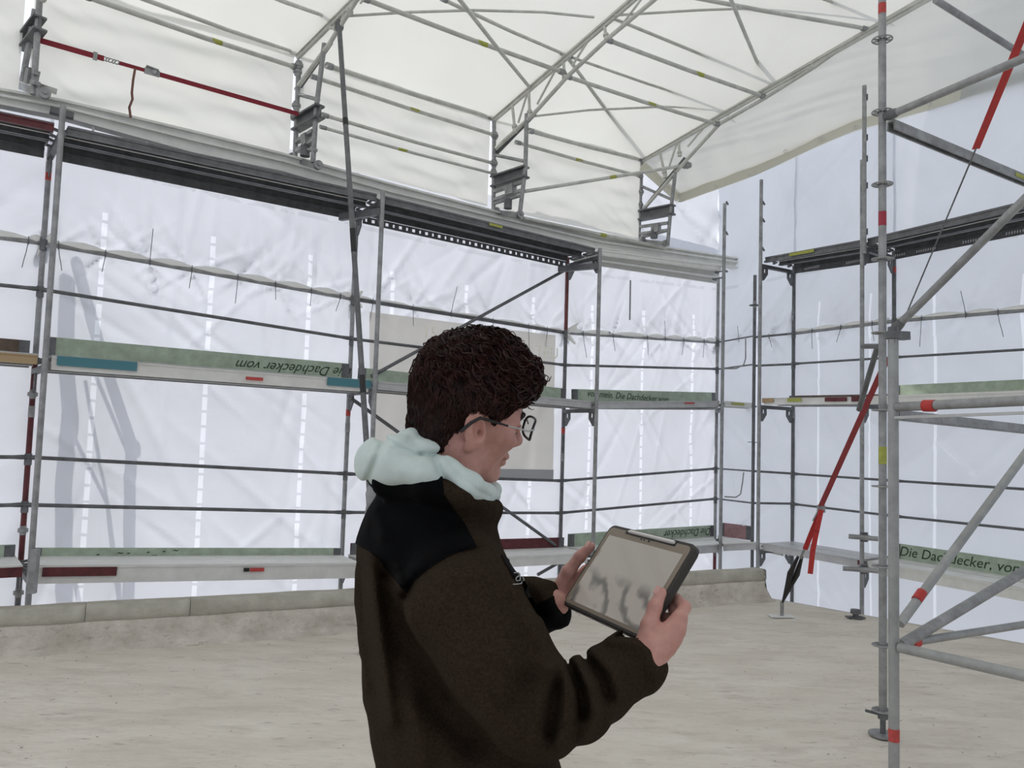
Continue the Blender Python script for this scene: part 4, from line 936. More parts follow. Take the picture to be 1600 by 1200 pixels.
MINT = mat('mint_cotton', (.66, .755, .715), .9, 0, 60, .08, None, .25, 900, spec=.1)
HAIRM = mat('dark_auburn_hair', (.04, .017, .013), .5, 0, 90, .55, (.013, .005, .004), .9, 160, spec=.3)
per = thing('person', (C3(720, 1200).x, C3(720, 1200).y, 0), 'person in an olive brown fleece with mint hood, looking down at a tablet', 'person')
# --- jacket
PHI = math.radians(30); fx, fy = math.cos(PHI), math.sin(PHI)
LEV = [(742, 672, 0, 40, 1.2), (765, 672, 0, 74, 1.25), (800, 671, 0, 97, 1.42), (850, 669, 0, 114, 1.5), (900, 677, 0, 127, 1.52), (950, 686, 0, 135, 1.5), (1000, 694, 0, 140, 1.5), (1100, 706, 0, 140, 1.45), (1200, 730, 0, 146, 1.4), (1260, 742, 0, 150, 1.35), (1330, 745, 0, 148, 1.3)]
def torso(g, grow=0., lev=LEV, expo=2.25):
    c = [C3(l[1], l[0], l[2]) for l in lev]; zz = np.array([p.z for p in c])[::-1]
    it = lambda vals: np.interp(g.Z, zz, np.array(vals)[::-1]).astype(np.float32)
    cx, cy = it([p.x for p in c]), it([p.y for p in c]); rat = it([l[4] for l in lev]); hw = it([l[3] * K for l in lev])
    a = np.maximum(hw / np.sqrt(fx ** 2 + (rat * fy) ** 2) + grow, .012); b = a * rat
    p = (g.X - cx) * fx + (g.Y - cy) * fy; q = -(g.X - cx) * fy + (g.Y - cy) * fx
    r = (np.abs(p / a) ** expo + np.abs(q / b) ** expo) ** (1 / expo)
    d = (r - 1) * a * .92
    d = smax(d, g.Z - (zz[-1] + .0), .05); d = np.maximum(d, zz[0] - g.Z); return d
ARM = [(716, 912, -125, 84), (720, 955, -165, 92), (768, 1035, -200, 86), (818, 1092, -215, 76), (842, 1112, -212, 68)]
FORE = [(842, 1112, -212, 68), (900, 1096, -168, 58), (936, 1074, -130, 51), (962, 1052, -108, 46), (992, 1034, -84, 53)]
FARM = [(640, 870, 150, 70), (700, 960, 200, 60), (768, 985, 215, 50), (820, 950, 180, 43), (868, 943, 150, 38)]
g = Grid(C3(500, 1340, 0) * 0 + V3((C3(520, 1000).x, C3(700, 1000, -330).y, C3(700, 1290).z)), (C3(1075, 1000).x, C3(700, 900, 330).y, C3(700, 735).z), .0042)
dt = torso(g)
pa, ra = chain(ARM); da_ = poly(g, pa, ra, .03)
pf, rf = chain(FORE); df = poly(g, pf, rf, .015)
pq, rq = chain(FARM); dq = poly(g, pq, rq, .03)
# cut the cuffs square to the forearm
def cutcuff(d, p_in, p_out, k=.012):
    n = (p_out - p_in).normalized(); return smax(d, (g.X - p_out.x) * n.x + (g.Y - p_out.y) * n.y + (g.Z - p_out.z) * n.z, k)
cuffN = C3(1000, 1020, -78); df = cutcuff(df, pf[1], cuffN + (pf[4] - pf[2]).normalized() * .018)
dq = cutcuff(dq, pq[2], C3(877, 942, 150))
dj = smin(da_, df, .014); body = smin(dt, dj, .014); body = smin(body, dq, .02)
# stand collar with a turned edge
COLR = [(600, 742, 40, 22), (610, 752, -60, 24), (668, 760, -105, 22), (722, 776, -108, 22), (757, 792, -78, 17), (770, 794, -40, 14), (765, 790, 30, 14), (700, 760, 110, 18), (630, 745, 90, 20), (600, 742, 40, 22)]
pc_, rc_ = chain(COLR); body = smin(body, poly(g, pc_, rc_, .01), .02)
FG = [1.7]
def fold(P, amp, sig):
    global body
    amp *= FG[0]; qx, qy, qz = g.X - CAM.x, g.Y - CAM.y, g.Z - CAM.z; zd = qx * F_.x + qy * F_.y + qz * F_.z
    U = 800 + FPX * (qx * R_.x + qy * R_.y + qz * R_.z) / zd; Vq = 600 - FPX * (qx * U_.x + qy * U_.y + qz * U_.z) / zd; d2 = None
    for i in range(len(P) - 1):
        a, b = P[i], P[i + 1]; ex, ey = b[0] - a[0], b[1] - a[1]; t = np.clip(((U - a[0]) * ex + (Vq - a[1]) * ey) / (ex * ex + ey * ey), 0, 1)
        q = (U - a[0] - t * ex) ** 2 + (Vq - a[1] - t * ey) ** 2; d2 = q if d2 is None else np.minimum(d2, q)
    wlim = max(p[2] for p in P) + 110; near = np.clip((D0 + wlim * K - zd) / .03, 0, 1)
    body -= amp * np.exp(-d2 * (K / sig) ** 2) * near
# near sleeve: wrinkles gathered in the crook and along the forearm
N_ = -285
for P, a, s in [
    ([(856, 1050, -255), (846, 1090, -290), (838, 1140, -290), (842, 1168, -260)], .010, .013), ([(872, 1058, -240), (862, 1100, -280), (858, 1150, -275)], -.009, .010),
    ([(872, 1042, -225), (888, 1085, -255), (884, 1130, -255), (872, 1165, -240)], .011, .012), ([(890, 1040, -205), (905, 1080, -230), (908, 1120, -225)], -.009, .009),
    ([(902, 1036, -195), (922, 1075, -210), (930, 1115, -200), (915, 1148, -200)], .010, .011), ([(915, 1030, -180), (940, 1062, -190), (948, 1090, -180)], -.008, .009),
    ([(930, 1022, -165), (958, 1050, -165), (968, 1085, -150)], .008, .010), ([(948, 1010, -135), (985, 1022, -145), (1010, 1060, -130)], -.002, .009),
    ([(955, 1005, -120), (985, 1002, -130), (1012, 1018, -125), (1022, 1055, -110)], .004, .009),
    ([(815, 925, -225), (838, 985, -245), (850, 1040, -262)], .008, .016), ([(826, 1060, -290), (800, 1100, -292)], -.006, .018), ([(700, 900, -240), (760, 890, -230), (805, 915, -220)], .004, .02),
    ([(760, 1120, -288), (820, 1155, -288), (870, 1168, -260)], .005, .014)]: fold(P, a, s)
# back and flank folds
for P, a, s in [
    ([(580, 880, -110), (588, 960, -130), (600, 1040, -140), (612, 1130, -140)], .010, .012), ([(562, 890, -70), (572, 980, -90), (585, 1080, -110)], -.006, .012),
    ([(600, 900, -135), (612, 960, -150), (628, 1015, -165)], -.009, .012), ([(618, 890, -150), (640, 960, -170), (655, 1000, -180)], .006, .010),
    ([(575, 870, -100), (592, 900, -120), (612, 925, -140)], .004, .008), ([(640, 1000, -195), (680, 1090, -200), (740, 1160, -200)], -.016, .028),
    ([(632, 930, -190), (630, 980, -195), (655, 1030, -200), (700, 1090, -210)], -.010, .010), ([(745, 858, -160), (700, 870, -180), (655, 902, -190), (633, 930, -190)], -.005, .008),
    ([(640, 1100, -180), (660, 1180, -180)], .006, .02), ([(812, 960, -110), (836, 1000, -120)], .004, .01), ([(590, 800, -110), (600, 840, -140)], .003, .01)]: fold(P, a, s)
for P, a, s in [([(835, 912, 110), (850, 935, 100), (862, 960, 100)], .005, .01), ([(820, 925, 130), (840, 955, 120)], -.004, .01)]: fold(P, a, s)
body += nz(g, 38, 2, .0022) + nz(g, 90, 4, .0006)
# hollow the cuffs
hn = (pf[4] - pf[3]).normalized()
body = smax(body, -cap(g, cuffN - hn * .02, cuffN + hn * .05, rp(40, -80), rp(43, -80)), .006)
jv, jf = g.mesh(body)
def uvpx(Vt):
    q = Vt - np.array(CAM); z = q @ np.array(F_); return 800 + FPX * (q @ np.array(R_)) / z, 600 - FPX * (q @ np.array(U_)) / z, z
def polysd(u, v, P):
    P = np.array(P, float); d = np.full(u.shape, 1e9); ins = np.zeros(u.shape, bool); n = len(P)
    for i in range(n):
        a, b = P[i], P[(i + 1) % n]; e = b - a; w0, w1 = u - a[0], v - a[1]; t = np.clip((w0 * e[0] + w1 * e[1]) / (e @ e), 0, 1)
        d = np.minimum(d, (w0 - t * e[0]) ** 2 + (w1 - t * e[1]) ** 2)
        c = ((a[1] <= v) & (b[1] > v)) | ((b[1] <= v) & (a[1] > v)); x = a[0] + (v - a[1]) / np.where(abs(e[1]) < 1e-9, 1e-9, e[1]) * e[0]
        ins ^= c & (u < x)
    return np.where(ins, 1, -1) * np.sqrt(d)
jacket = mesh_obj('fleece_jacket', jv, jf, FLEECE, per); jacket['label'] = 'olive brown fleece jacket'
vn = np.empty(len(jv) * 3, np.float32); jacket.data.vertices.foreach_get('normal', vn) if 0 else None
me = jacket.data; vn = np.array([v.normal[:] for v in me.vertices])
def patch(name, P, m, wmax, label=None, cond=None, lift=.0016, V=jv, Fc=jf, Nn=vn):
    u, v, z = uvpx(V); sdv = polysd(u, v, P); w = (z - D0) / K
    fc = sdv[Fc].mean(1); keep = (fc > 0) & (w[Fc].mean(1) < wmax)
    if cond is not None: keep &= cond(u, v, w)[Fc].all(1)
    F2 = Fc[keep]; us = np.unique(F2); rm = np.full(len(V), -1); rm[us] = np.arange(len(us)); Vp = V[us].copy() + Nn[us] * lift; F2 = rm[F2]
    e = np.concatenate([F2[:, [0, 1]], F2[:, [1, 2]], F2[:, [2, 3]], F2[:, [3, 0]]]); es = np.sort(e, 1); key = es[:, 0] * 10 ** 7 + es[:, 1]
    uq, ct = np.unique(key, return_counts=True); bd = np.isin(key, uq[ct == 1]); bv = np.unique(es[bd]); s0 = sdv[us][bv]
    uu, vv = u[us][bv], v[us][bv]; h = 1.; gx = (polysd(uu + h, vv, P) - polysd(uu - h, vv, P)) / 2; gy = (polysd(uu, vv + h, P) - polysd(uu, vv - h, P)) / 2
    ok = np.abs(s0) < 6; px = K * (z[us][bv] / D0)
    mv = (-s0 * ok * px)[:, None] * (gx[:, None] * np.array(R_) - gy[:, None] * np.array(U_)); Vp[bv] += mv
    o = mesh_obj(name, Vp, F2, m, per)
    if label: o['label'] = label
    return o
YP = [(480, 842), (540, 838), (577, 862), (606, 890), (636, 928), (650, 906), (672, 888), (700, 871), (724, 861), (746, 857), (722, 812), (694, 772), (690, 735), (480, 735)]
patch('shoulder_yoke', YP, YOKE, 140, 'smooth black shoulder panel', lambda u, v, w: ~((v < 775) & (w > -60) & (u > 690)))
CP = [(781, 866), (800, 878), (824, 918), (852, 985), (842, 1006), (818, 1006), (828, 978), (814, 930), (797, 896)]
cp_ = patch('chest_panel', CP, YOKE, 60, 'black chest pocket panel', lambda u, v, w: (w > -200))
patch('sleeve_binding', [(812, 958), (845, 942), (880, 922), (897, 960), (890, 975), (860, 990), (820, 990)], YOKE, 260, None, lambda u, v, w: w > 60)
# curled line emblem on the chest panel
mb = MB()
def dart(P): 
    pts = []
    for (u, v) in P:
        dd = np.hypot(*(np.array(uvpx(jv)[:2]) - np.array([[u], [v]]))); zz = uvpx(jv)[2]; i = np.argmin(dd + (zz - 1.1) * 30); pts.append(V3(jv[i]) + V3(vn[i]) * .003)
    return pts
for P in ([(801, 898), (806, 897), (810, 900), (812, 905)], [(801, 915), (806, 916), (811, 914), (813, 910)], [(805, 904), (808, 902), (811, 905), (810, 909), (806, 910), (804, 907), (805, 904)], [(811, 893), (814, 896), (812, 899)], [(815, 903), (817, 908), (815, 913)]):
    mb.tube(dart(P), .0008, 5)
mb.build('emblem', mat('pale_thread', (.35, .35, .33), .6), per, kind='stuff')
# --- hood
HOODB = [(606, 726, 70, 34), (600, 724, 20, 38), (599, 724, -30, 40), (626, 727, -72, 38), (664, 738, -98, 26), (702, 754, -106, 14)]
HOODR = [(668, 705, 95, 16), (650, 692, 50, 18), (640, 690, 5, 17), (646, 690, -45, 18), (670, 710, -78, 17), (700, 738, -98, 20), (732, 762, -104, 22), (760, 772, -78, 14), (768, 774, -35, 10), (772, 766, 20, 10), (750, 752, 70, 14), (715, 728, 100, 16), (668, 705, 95, 16)]
g = Grid((C3(540, 700).x, C3(700, 700, -190).y, C3(700, 800).z), (C3(800, 700).x, C3(700, 700, 150).y, C3(700, 650).z), .0032)
pb, rb_ = chain(HOODB); pr_, rr_ = chain(HOODR); hb = poly(g, pb, rb_, .02); hb = smax(hb, -(g.Z - C3(640, 759).z), .02)
hr = poly(g, pr_, rr_, .015)
FG[0] = 1.1; body = smin(hb, hr, .004)
pin, rin = chain([(640, 712, 0, 30), (690, 735, -40, 40), (720, 745, 10, 40)])
for P, a, s in [([(600, 688, -60), (590, 712, -72), (574, 750, -60)], -.0055, .005), ([(592, 684, -40), (608, 690, -70), (622, 700, -105), (650, 712, -125), (690, 708, -125)], -.008, .006),
    ([(612, 690, -85), (640, 680, -60), (668, 690, -80)], .005, .009), ([(676, 712, -125), (690, 742, -135), (712, 768, -130), (730, 778, -120)], -.007, .006),
    ([(700, 718, -128), (722, 744, -133), (745, 766, -124), (765, 776, -90)], -.003, .0035), ([(630, 735, -128), (665, 745, -130)], .004, .014), ([(575, 710, -20), (568, 735, -10)], .004, .01), ([(655, 680, -62), (672, 690, -80)], -.004, .005)]: fold(P, a, s)
body += nz(g, 60, 3, .0014)
hv, hf = g.mesh(body); hood = mesh_obj('hood', hv, hf, MINT, per); hood['label'] = 'mint green cotton hood folded behind the neck'
# --- head
A_, P_, RO_ = math.radians(25), math.radians(9), math.radians(17.4)
hx = V3((math.cos(A_) * math.cos(P_), math.sin(A_) * math.cos(P_), -math.sin(P_))); hy = V3((-math.sin(A_), math.cos(A_), 0)); hz = hx.cross(hy)
hy, hz = hy * math.cos(RO_) + hz * math.sin(RO_), hz * math.cos(RO_) - hy * math.sin(RO_)
HC = V3((-.0735, 1.3, 1.788))
def HP(x, y, z): return HC + (hx * x + hy * y + hz * z) * .001
HM = [list(hx), list(hy), list(hz)]
g = Grid((HC.x - .15, HC.y - .15, HC.z - .25), (HC.x + .16, HC.y + .17, HC.z + .14), .0022)
he = lambda c, r: ell(g, HP(*c), [x * .001 for x in r], HM)
hc = lambda a, b, ra, rb: cap(g, HP(*a), HP(*b), ra * .001, rb * .001)
d = he((-8, 0, 40), (80, 70, 74)); d = smin(d, he((38, 0, 8), (48, 58, 72)), .03)
d = smin(d, he((30, 0, -40), (50, 52, 58)), .03)
for sg_ in (-1, 1):
    d = smin(d, hc((-2, 55 * sg_, -20), (8, 50 * sg_, -58), 12, 13), .02); d = smin(d, hc((8, 50 * sg_, -58), (62, 12 * sg_, -92), 13, 15), .022)
    d = smin(d, hc((48, 50 * sg_, -8), (70, 36 * sg_, -18), 12, 12), .022)       # cheekbone
    d = smin(d, hc((80, 10 * sg_, 18), (68, 46 * sg_, 14), 8, 8), .012)           # brow
d = smin(d, hc((70, 0, -88), (66, 0, -96), 16, 16), .02)
d = smin(d, hc((84, 0, 8), (100, 0, -24), 7, 9), .012); d = smin(d, he((99, 0, -27), (12, 12, 9)), .008)
for sg_ in (-1, 1): d = smin(d, he((90, 11 * sg_, -30), (10, 7, 7)), .006); d = smax(d, -he((84, 32 * sg_, 0), (15, 17, 12)), .014)
d = smin(d, he((84, 0, -54), (10, 22, 7)), .006); d = smin(d, he((82, 0, -66), (10, 19, 7)), .006); d = smax(d, -hc((95, -16, -60), (95, 16, -60), 2.2, 2.2), .004)
d = smax(d, -he((72, 0, -78), (10, 22, 7)) , .01) if 0 else d
# ears
for sg_ in (-1, 1):
    M_ = [list((hx * .94 + hz * .34)), list(hy), list((hz * .94 - hx * .34))]
    e = ell(g, HP(-8, 77 * sg_, -6), [.018, .0075, .033], M_); e = smax(e, -ell(g, HP(-4, 85 * sg_, -3), [.010, .010, .019], M_), .004)
    e = smin(e, ell(g, HP(-8, 76 * sg_, -32), [.010, .006, .010], M_), .005)
    d = smin(d, e, .006); d = smax(d, -ell(g, HP(1, 80 * sg_, -9), [.004, .009, .006], M_), .003)
# neck
nk = cap(g, HP(-28, 0, -35), C3(688, 790, 0), .056, .060); d = smin(d, nk, .022)
d = smin(d, cap(g, HP(-22, -48, -40), C3(742, 768, -45), .014, .012), .02)
d += nz(g, 70, 1, .0005)
Vh, Fh = g.mesh(d)
# --- hands, in the frame of the tablet
TC = V3((.2032, 1.3725, 1.5214)); TT = V3((.4073, -.9132, -.016)).normalized(); TS = V3((-.5423, -.2148, -.8121)); TS = (TS - TT * TS.dot(TT)).normalized(); TN = TS.cross(TT).normalized()
TN = TN if TN.z > 0 else -TN
def TL(t, s, n): return TC + TT * t + TS * s + TN * n
def hand(sg, wrist, fore, mcp, fing, thumb, lo, hi):
    g = Grid(lo, hi, .0018); d = None
    W_ = TL(*wrist); q = lambda p: TL(*p)
    d = cap(g, fore, W_, .018, .0215)
    for m_ in mcp: d = smin(d, cap(g, W_ + (q(m_) - W_) * .12, q(m_), .0165, .0115), .014)
    for m_, fg in zip(mcp, fing):
        pts = [q(m_)] + [q(p) for p in fg]; c = poly(g, pts, [.0105, .0098, .0086, .0072], .003); d = smin(d, c, .006)
    pts = [q(p) for p in thumb]; d = smin(d, poly(g, pts, [.016, .0125, .0102, .0088], .006), .012)
    d += nz(g, 160, 5, .0004)
    return g.mesh(d)
nh = hand(1, (.150, .112, -.004), C3(985, 1042, -84), [(.156, .028, -.016), (.160, .044, -.020), (.158, .060, -.023), (.152, .076, -.025)],
    [[(.140, .006, -.026), (.112, -.002, -.026), (.090, -.002, -.020)], [(.136, .024, -.032), (.102, .008, -.030), (.078, .008, -.022)], [(.134, .034, -.034), (.102, .032, -.031), (.080, .032, -.022)], [(.132, .056, -.033), (.108, .056, -.030), (.092, .056, -.021)]],
    [(.148, .092, .006), (.141, .062, .013), (.134, .034, .016), (.128, .010, .0155)], (.10, 1.05, 1.33), (.38, 1.40, 1.66))
SH = lambda L: [tuple((p[0], p[1] + .026, p[2])) if not isinstance(p[0], tuple) else SH(p) for p in L]
fh = hand(-1, (-.172, .082, -.010), C3(858, 945, 150), SH([(-.156, -.020, -.020), (-.164, -.004, -.026), (-.166, .014, -.030), (-.162, .030, -.030)]),
    SH([[(-.140, -.044, -.028), (-.112, -.050, -.026), (-.092, -.050, -.020)], [(-.140, -.020, -.034), (-.108, -.022, -.030), (-.084, -.022, -.022)], [(-.140, .004, -.035), (-.108, .004, -.031), (-.086, .004, -.022)], [(-.140, .026, -.034), (-.114, .028, -.030), (-.098, .028, -.021)]]),
    SH([(-.166, .040, .002), (-.156, .004, .012), (-.146, -.030, .014), (-.137, -.056, .012)]), (.0, 1.30, 1.33), (.26, 1.68, 1.68))
# limbs and trunk under the clothes
g = Grid((-.38, .95, .1), (.30, 1.75, 1.72), .012)
d = torso(g, -.065); hips = [C3(742, 1290, 0)]
for sg_ in (-1, 1):
    hp_ = V3((-.07 + .085 * -fy * sg_, 1.33 + .085 * fx * sg_, 1.0)); kn_ = V3((hp_.x + .02 * fx, hp_.y + .02 * fy + .02 * sg_, .55)); an_ = V3((hp_.x - .02, hp_.y + .03 * sg_, .10))
    d = smin(d, poly(g, [hp_, kn_, an_], [.09, .06, .04], .03), .05)
d = smin(d, poly(g, pa, [r * .28 for r in ra], .02), .03); d = smin(d, poly(g, pf, [r * .38 for r in rf], .02), .02); d = smin(d, poly(g, pq, [r * .6 for r in rq], .02), .03)
bb_ = g.mesh(d)
VV = []; FF = []; k = 0
for v_, f_ in ((Vh, Fh), nh, fh, bb_): VV.append(v_); FF.append(f_ + k); k += len(v_)
bod = mesh_obj('body', np.concatenate(VV), np.concatenate(FF), SKIN, per)
# nails on the thumbs
NAIL = mat('nail', (.68, .38, .33), .35)
for p, dd in (((.1275, .010, .0240), 1), ((-.1370, -.030, .0195), -1)):
    c = TL(*p); MB().box(c, TT * .005, TS * .0065, TN * .0012).build('thumb_nail', NAIL, per)
# eyes
for sg_ in (-1, 1):
    gE_ = HP(70, 32 * sg_, 0); mb = MB(); mb.lathe(gE_ - hx * .0118, gE_ + hx * .0118, [(i / 10, .0118 * math.sqrt(max(0, 1 - (2 * i / 10 - 1) ** 2)) + .0002) for i in range(11)], 16); e_ = mb.build('eye', mat('eye_white', (.7, .66, .62), .2), per)
    MB().tube([gE_ + hx * .0108 - hz * .003, gE_ + hx * .0122 - hz * .0035], .0055, 14).build('iris', mat('iris_brown', (.06, .035, .02), .2), e_)
    MB().tube([HP(82, 18 * sg_, 6), HP(84, 32 * sg_, 5), HP(76, 47 * sg_, 0)], .0035, 8).build('eyelid', SKIN, per)
    MB().tube([HP(90, 12 * sg_, 20), HP(84, 32 * sg_, 25), HP(72, 50 * sg_, 18)], [.002, .0045, .002], 8).build('eyebrow', HAIRM, per)
# --- hair
g = Grid((HC.x - .16, HC.y - .15, HC.z - .16), (HC.x + .16, HC.y + .17, HC.z + .21), .0024)
h = he((-10, 0, 46), (88, 82, 88)); h = smin(h, he((24, -4, 78), (66, 73, 54)), .035)
h = smin(h, he((62, -6, 76), (32, 56, 30)), .02); h = smin(h, he((-54, 0, 20), (32, 60, 60)), .03)
h = smin(h, he((-58, 0, -30), (26, 56, 48)), .03); h = smin(h, he((-38, 0, -52), (28, 56, 30)), .03)
px_ = (g.X - HC.x) * hx.x + (g.Y - HC.y) * hx.y + (g.Z - HC.z) * hx.z; py_ = (g.X - HC.x) * hy.x + (g.Y - HC.y) * hy.y + (g.Z - HC.z) * hy.z; pz_ = (g.X - HC.x) * hz.x + (g.Y - HC.y) * hz.y + (g.Z - HC.z) * hz.z
px_ *= 1000; py_ *= 1000; pz_ *= 1000
# hairline: keep hair above a line that runs nape, behind the ear, over it, sideburn, brow
hl = np.interp(px_, [-130, -80, -50, -34, -22, -14, 8, 24, 34, 50, 70, 130], [-96, -92, -76, -46, -6, 26, 24, 2, 4, 34, 50, 58])
h = smax(h, (hl - pz_) * .001, .006)
curl = np.sin(px_ * .21 + 2.2 * np.sin(pz_ * .11 + py_ * .08)) * np.sin(py_ * .19 + 2.0 * np.sin(px_ * .10 + 1)) + .6 * np.sin(px_ * .45 + 2 * np.sin(py_ * .3) + pz_ * .35)
topw = np.clip((pz_ - 20) / 70, 0, 1)
h -= (.0012 + .0042 * topw) * curl
h -= .0012 * np.sin(px_ * 1.1 + 3 * np.sin(pz_ * .12 + py_ * .1)) * topw
hv2, hf2 = g.mesh(h); hair = mesh_obj('hair', hv2, hf2, HAIRM, per); hair['label'] = 'short dark auburn hair, curly on top'
# strands lying over the surface, wavy and longer on top
from mathutils.kdtree import KDTree
hn2 = np.array([v.normal[:] for v in hair.data.vertices]); mb = MB(); r5 = random.Random(5)
loc = (hv2 - np.array(HC)) @ np.array(HM).T * 1000
kd_ = KDTree(len(hv2))
for i in range(len(hv2)): kd_.insert(hv2[i], i)
kd_.balance(); crown = HP(-45, 8, 140)
for n_ in range(4300):
    i = r5.randrange(len(hv2)); l = loc[i]; tw = min(1, max(0, (l[2] - 5) / 60))
    p = V3(hv2[i]); nn = V3(hn2[i]); fl = (p - crown).normalized() + (hx * .5 if l[2] > 60 else -hz * .8) + V3((r5.uniform(-1, 1), r5.uniform(-1, 1), r5.uniform(-1, 1))) * (.12 + .45 * tw)
    ln = (.014 + .030 * tw) * r5.uniform(.7, 1.3); st_ = ln / 7; ph = r5.random() * 6; wv_ = r5.uniform(.3, 1.1) * tw; pts = []; lift = r5.uniform(.0002, .0012 + .0022 * tw)
    for j in range(8):
        pts.append(p + nn * (lift + (.0025 * tw * (j / 7) ** 2 if n_ % 5 == 0 else 0)))
        td = (fl - nn * fl.dot(nn)).normalized(); sd_ = nn.cross(td); p = p + (td + sd_ * (wv_ * math.sin(ph + j * 1.25))) * st_
        q_, k_, dd_ = kd_.find(p)
        p = q_.lerp(p, .4 if loc[k_][0] < 80 else .6); nn = (nn * .4 + V3(hn2[k_]) * .6).normalized()
        fl = fl * .8 + (hx * .12 if l[2] > 60 else -hz * .2)
    w_ = .0005 + .0004 * tw; mb.tube(pts, [w_, w_ * 1.4, w_ * 1.6, w_ * 1.6, w_ * 1.4, w_, w_ * .7, w_ * .3], 3, False)
mb.build('hair_strands', mat('hair_strand', (.046, .016, .012), .5, 0, 60, .6, (.012, .004, .0035), spec=.2), hair, kind='stuff')
mb = MB()
for n_ in range(110):                                   # curls falling over the brow
    a = r5.uniform(-55, 50); p = HP(r5.uniform(66, 86), a, r5.uniform(56, 90)); pts = []; rr = r5.uniform(5, 9) * .001; ph = r5.random() * 6
    for j in range(11):
        t = j / 10; pts.append(p + hx * (.006 * t) - hz * (.022 * t) + (hx * math.cos(ph + t * 5) + hz * math.sin(ph + t * 5)) * rr)
    mb.tube(pts, [.0014 * (1 - .75 * j / 10) for j in range(11)], 4, False)
mb.build('fringe_curls', MATS['hair_strand'], hair, kind='stuff')
# --- glasses
GB = mat('black_frame', (.01, .01, .012), .3); gm = MB()
def rim(sg_):
    pts = []
    for j in range(29):
        t = j / 28 * 2 * math.pi; c, s = math.cos(t), math.sin(t); x = 23 * math.copysign(abs(c) ** .7, c); z = 18 * math.copysign(abs(s) ** .7, s)
        pts.append(HP(104 - .006 * x * x - (8 if x * sg_ > 0 else 0) * (x / 23) ** 2 * .6, 33 * sg_ + x, 6 + z))
    return pts
for sg_ in (-1, 1): gm.tube(rim(sg_), .0021, 6, False)
gm.tube([HP(108, -10, 8), HP(110, 0, 11), HP(108, 10, 8)], .0013, 6); gl_ = gm.build('glasses', GB, per); gl_['label'] = 'thin black rimmed glasses'
for sg_ in (-1, 1):
    pts = rim(sg_)[:-1]; c = sum(pts, V3((0, 0, 0))) / len(pts); lens = bpy.data.materials.get('lens_glass')
    if not lens:
        lens = bpy.data.materials.new('lens_glass'); lens.use_nodes = True; n = lens.node_tree; n.nodes.clear(); o_ = n.nodes.new('ShaderNodeOutputMaterial'); mx = n.nodes.new('ShaderNodeMixShader'); tp_ = n.nodes.new('ShaderNodeBsdfTransparent'); gs = n.nodes.new('ShaderNodeBsdfGlossy')
        gs.inputs['Roughness'].default_value = .03; fr_ = n.nodes.new('ShaderNodeFresnel'); fr_.inputs[0].default_value = 1.5
        n.links.new(fr_.outputs[0], mx.inputs[0]) if 0 else None; mx.inputs[0].default_value = .10; n.links.new(tp_.outputs[0], mx.inputs[1]); n.links.new(gs.outputs[0], mx.inputs[2]); n.links.new(mx.outputs[0], o_.inputs[0])
    mesh_obj('lens', pts + [c], [(j, (j + 1) % len(pts), len(pts)) for j in range(len(pts))], lens, gl_)
    MB().tube([HP(99, 56 * sg_, 10), HP(82, 72 * sg_, 9), HP(42, 79 * sg_, 12)], .0014, 6).build('temple_arm', ALU, gl_)
    MB().tube([HP(42, 79 * sg_, 12), HP(10, 82 * sg_, 15), HP(-8, 83 * sg_, 16), HP(-20, 83 * sg_, 6), HP(-32, 80 * sg_, -12)], [.0016, .0022, .0026, .0028, .0028], 8).build('temple_tip', GB, gl_)
# --- trousers and shoes
g = Grid((-.36, 1.0, .05), (.2, 1.66, 1.22), .008); d = None; TRO = mat('dark_work_trousers', (.02, .02, .024), .85, 0, 60, .3)
for sg_ in (-1, 1):
    hp_ = V3((-.07 + .085 * -fy * sg_, 1.33 + .085 * fx * sg_, 1.0)); kn_ = V3((hp_.x + .02 * fx, hp_.y + .02 * fy + .02 * sg_, .55)); an_ = V3((hp_.x - .02, hp_.y + .03 * sg_, .12))
    c = poly(g, [hp_, kn_, an_], [.115, .085, .075], .03); d = c if d is None else smin(d, c, .04)
d = smin(d, ell(g, (-.07, 1.33, 1.06), (.14, .18, .12)), .05); d = np.maximum(d, .09 - g.Z); d += nz(g, 45, 3, .003); tv, tf = g.mesh(d); mesh_obj('trousers', tv, tf, TRO, per)
for sg_ in (-1, 1):
    c = V3((-.09 + .085 * -fy * sg_, 1.33 + (.085 * fx + .03) * sg_, 0)); g = Grid((c.x - .14, c.y - .14, 0), (c.x + .30, c.y + .26, .16), .007); fw = V3((fx, fy, 0))
    d = smin(cap(g, c + V3((0, 0, .05)), c + fw * .17 + V3((0, 0, .042)), .05, .045), cap(g, c + V3((0, 0, .06)), c + V3((0, 0, .12)), .05, .05), .03); d = np.maximum(d, .004 - g.Z); sv, sf = g.mesh(d)
    mesh_obj('shoe', sv, sf, mat('brown_leather', (.08, .05, .03), .6), per)
# --- zip at the collar
mb = MB(); mb.tube([C3(760, 800, -52), C3(757, 812, -48), C3(760, 826, -46)], .002, 6); mb.build('zip', STEEL, per)
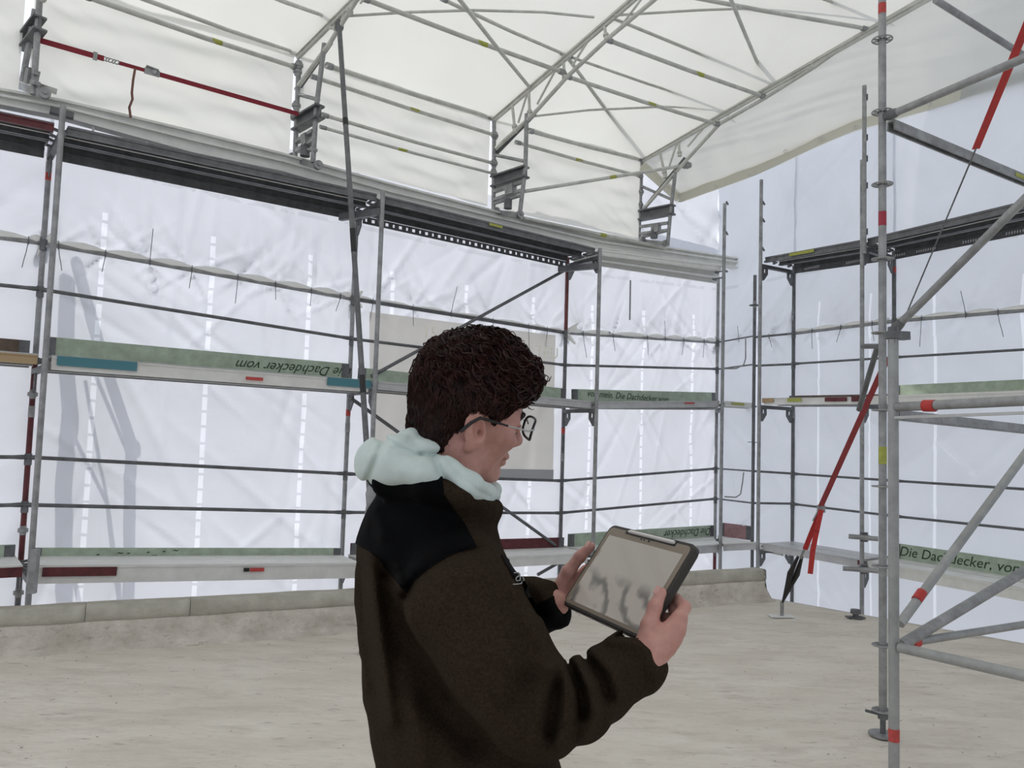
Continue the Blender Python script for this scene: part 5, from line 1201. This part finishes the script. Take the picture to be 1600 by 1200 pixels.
# ------------------------------------------------------------------ tablet and stylus
tab = thing('tablet', TL(0, .0855, 0), 'tablet in a dark brown protective case held in both hands', 'tablet')
CASE = mat('brown_rubber_case', (.035, .03, .025), .6); BEZ = mat('brown_grey_bezel', (.26, .21, .155), .5)
def rrect(hw, hh, r, n, m=6):
    P = []
    for cx_, cy_, a0 in ((hw - r, hh - r, 0), (-hw + r, hh - r, 90), (-hw + r, -hh + r, 180), (hw - r, -hh + r, 270)):
        for j in range(m + 1): a = math.radians(a0 + 90 * j / m); P.append(TL(cx_ + r * math.cos(a), cy_ + r * math.sin(a), n))
    return P
def slab_(rings): 
    n = len(rings[0]); vs = [p for r in rings for p in r]; fs = []
    for i in range(len(rings) - 1):
        for j in range(n): fs.append((i * n + j, i * n + (j + 1) % n, (i + 1) * n + (j + 1) % n, (i + 1) * n + j))
    fs.append(tuple(range(n))[::-1]); fs.append(tuple((len(rings) - 1) * n + j for j in range(n))); return vs, fs
HW, HH = .1285, .0865
v_, f_ = slab_([rrect(HW - .003, HH - .003, .013, -.011), rrect(HW, HH, .014, -.008), rrect(HW, HH, .014, .003), rrect(HW - .002, HH - .002, .012, .005), rrect(HW - .006, HH - .006, .010, .005)]); mesh_obj('case', v_, f_, CASE, tab, smooth=False)
v_, f_ = slab_([rrect(HW - .006, HH - .006, .010, .0051), rrect(HW - .006, HH - .006, .010, .0056)]); mesh_obj('bezel', v_, f_, BEZ, tab, smooth=False)
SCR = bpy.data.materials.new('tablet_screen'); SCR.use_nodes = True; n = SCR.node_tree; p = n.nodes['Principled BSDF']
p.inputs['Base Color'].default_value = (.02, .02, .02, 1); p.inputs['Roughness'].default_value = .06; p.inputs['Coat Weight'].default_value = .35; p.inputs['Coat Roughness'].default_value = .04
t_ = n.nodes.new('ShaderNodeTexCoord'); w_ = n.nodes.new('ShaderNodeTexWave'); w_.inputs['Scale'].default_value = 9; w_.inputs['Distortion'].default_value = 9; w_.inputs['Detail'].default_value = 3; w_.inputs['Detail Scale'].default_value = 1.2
n.links.new(t_.outputs['Object'], w_.inputs[0]); r_ = n.nodes.new('ShaderNodeValToRGB'); r_.color_ramp.elements[0].position = .02; r_.color_ramp.elements[0].color = (.07, .06, .05, 1); r_.color_ramp.elements[1].position = .6; r_.color_ramp.elements[1].color = (.30, .26, .225, 1)  # dark wavy strokes stand in for reflections, painted into the screen emission
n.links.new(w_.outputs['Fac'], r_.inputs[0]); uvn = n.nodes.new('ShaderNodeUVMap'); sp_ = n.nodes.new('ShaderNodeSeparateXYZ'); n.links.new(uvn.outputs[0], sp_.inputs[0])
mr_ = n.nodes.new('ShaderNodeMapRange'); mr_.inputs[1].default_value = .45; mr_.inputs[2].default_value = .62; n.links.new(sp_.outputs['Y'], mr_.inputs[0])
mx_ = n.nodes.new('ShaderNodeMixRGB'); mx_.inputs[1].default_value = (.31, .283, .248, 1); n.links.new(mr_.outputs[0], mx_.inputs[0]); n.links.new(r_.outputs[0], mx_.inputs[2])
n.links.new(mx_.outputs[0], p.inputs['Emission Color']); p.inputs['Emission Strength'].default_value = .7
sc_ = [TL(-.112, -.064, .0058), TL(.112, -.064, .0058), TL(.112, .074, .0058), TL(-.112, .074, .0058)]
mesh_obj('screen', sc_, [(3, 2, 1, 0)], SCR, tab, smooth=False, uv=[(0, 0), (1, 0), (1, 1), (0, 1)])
for o in (-.012, -.006, .004): MB().tube([TL(.004 + o * 1.5, -.0715, .0056), TL(.004 + o * 1.5, -.0715, .0064)], .0024 if o > 0 else .0016, 10).build('camera_lens', BLACK, tab)
sy = MB().lathe(TL(-.062, -.0795, .0075), TL(.078, -.0795, .0075), [(0, .0008), (.07, .0036), (.98, .0036), (1, .0025)], 12).build('stylus', mat('stylus_white', (.75, .72, .68), .4)); sy['label'] = 'white stylus clipped along the top edge of the tablet case'; sy['category'] = 'stylus'
MB().bar(TL(-.069, -.0795, .0053), TL(.082, -.0795, .0053), .011, .0012, TN).build('stylus_slot', BLACK, tab, smooth=False)
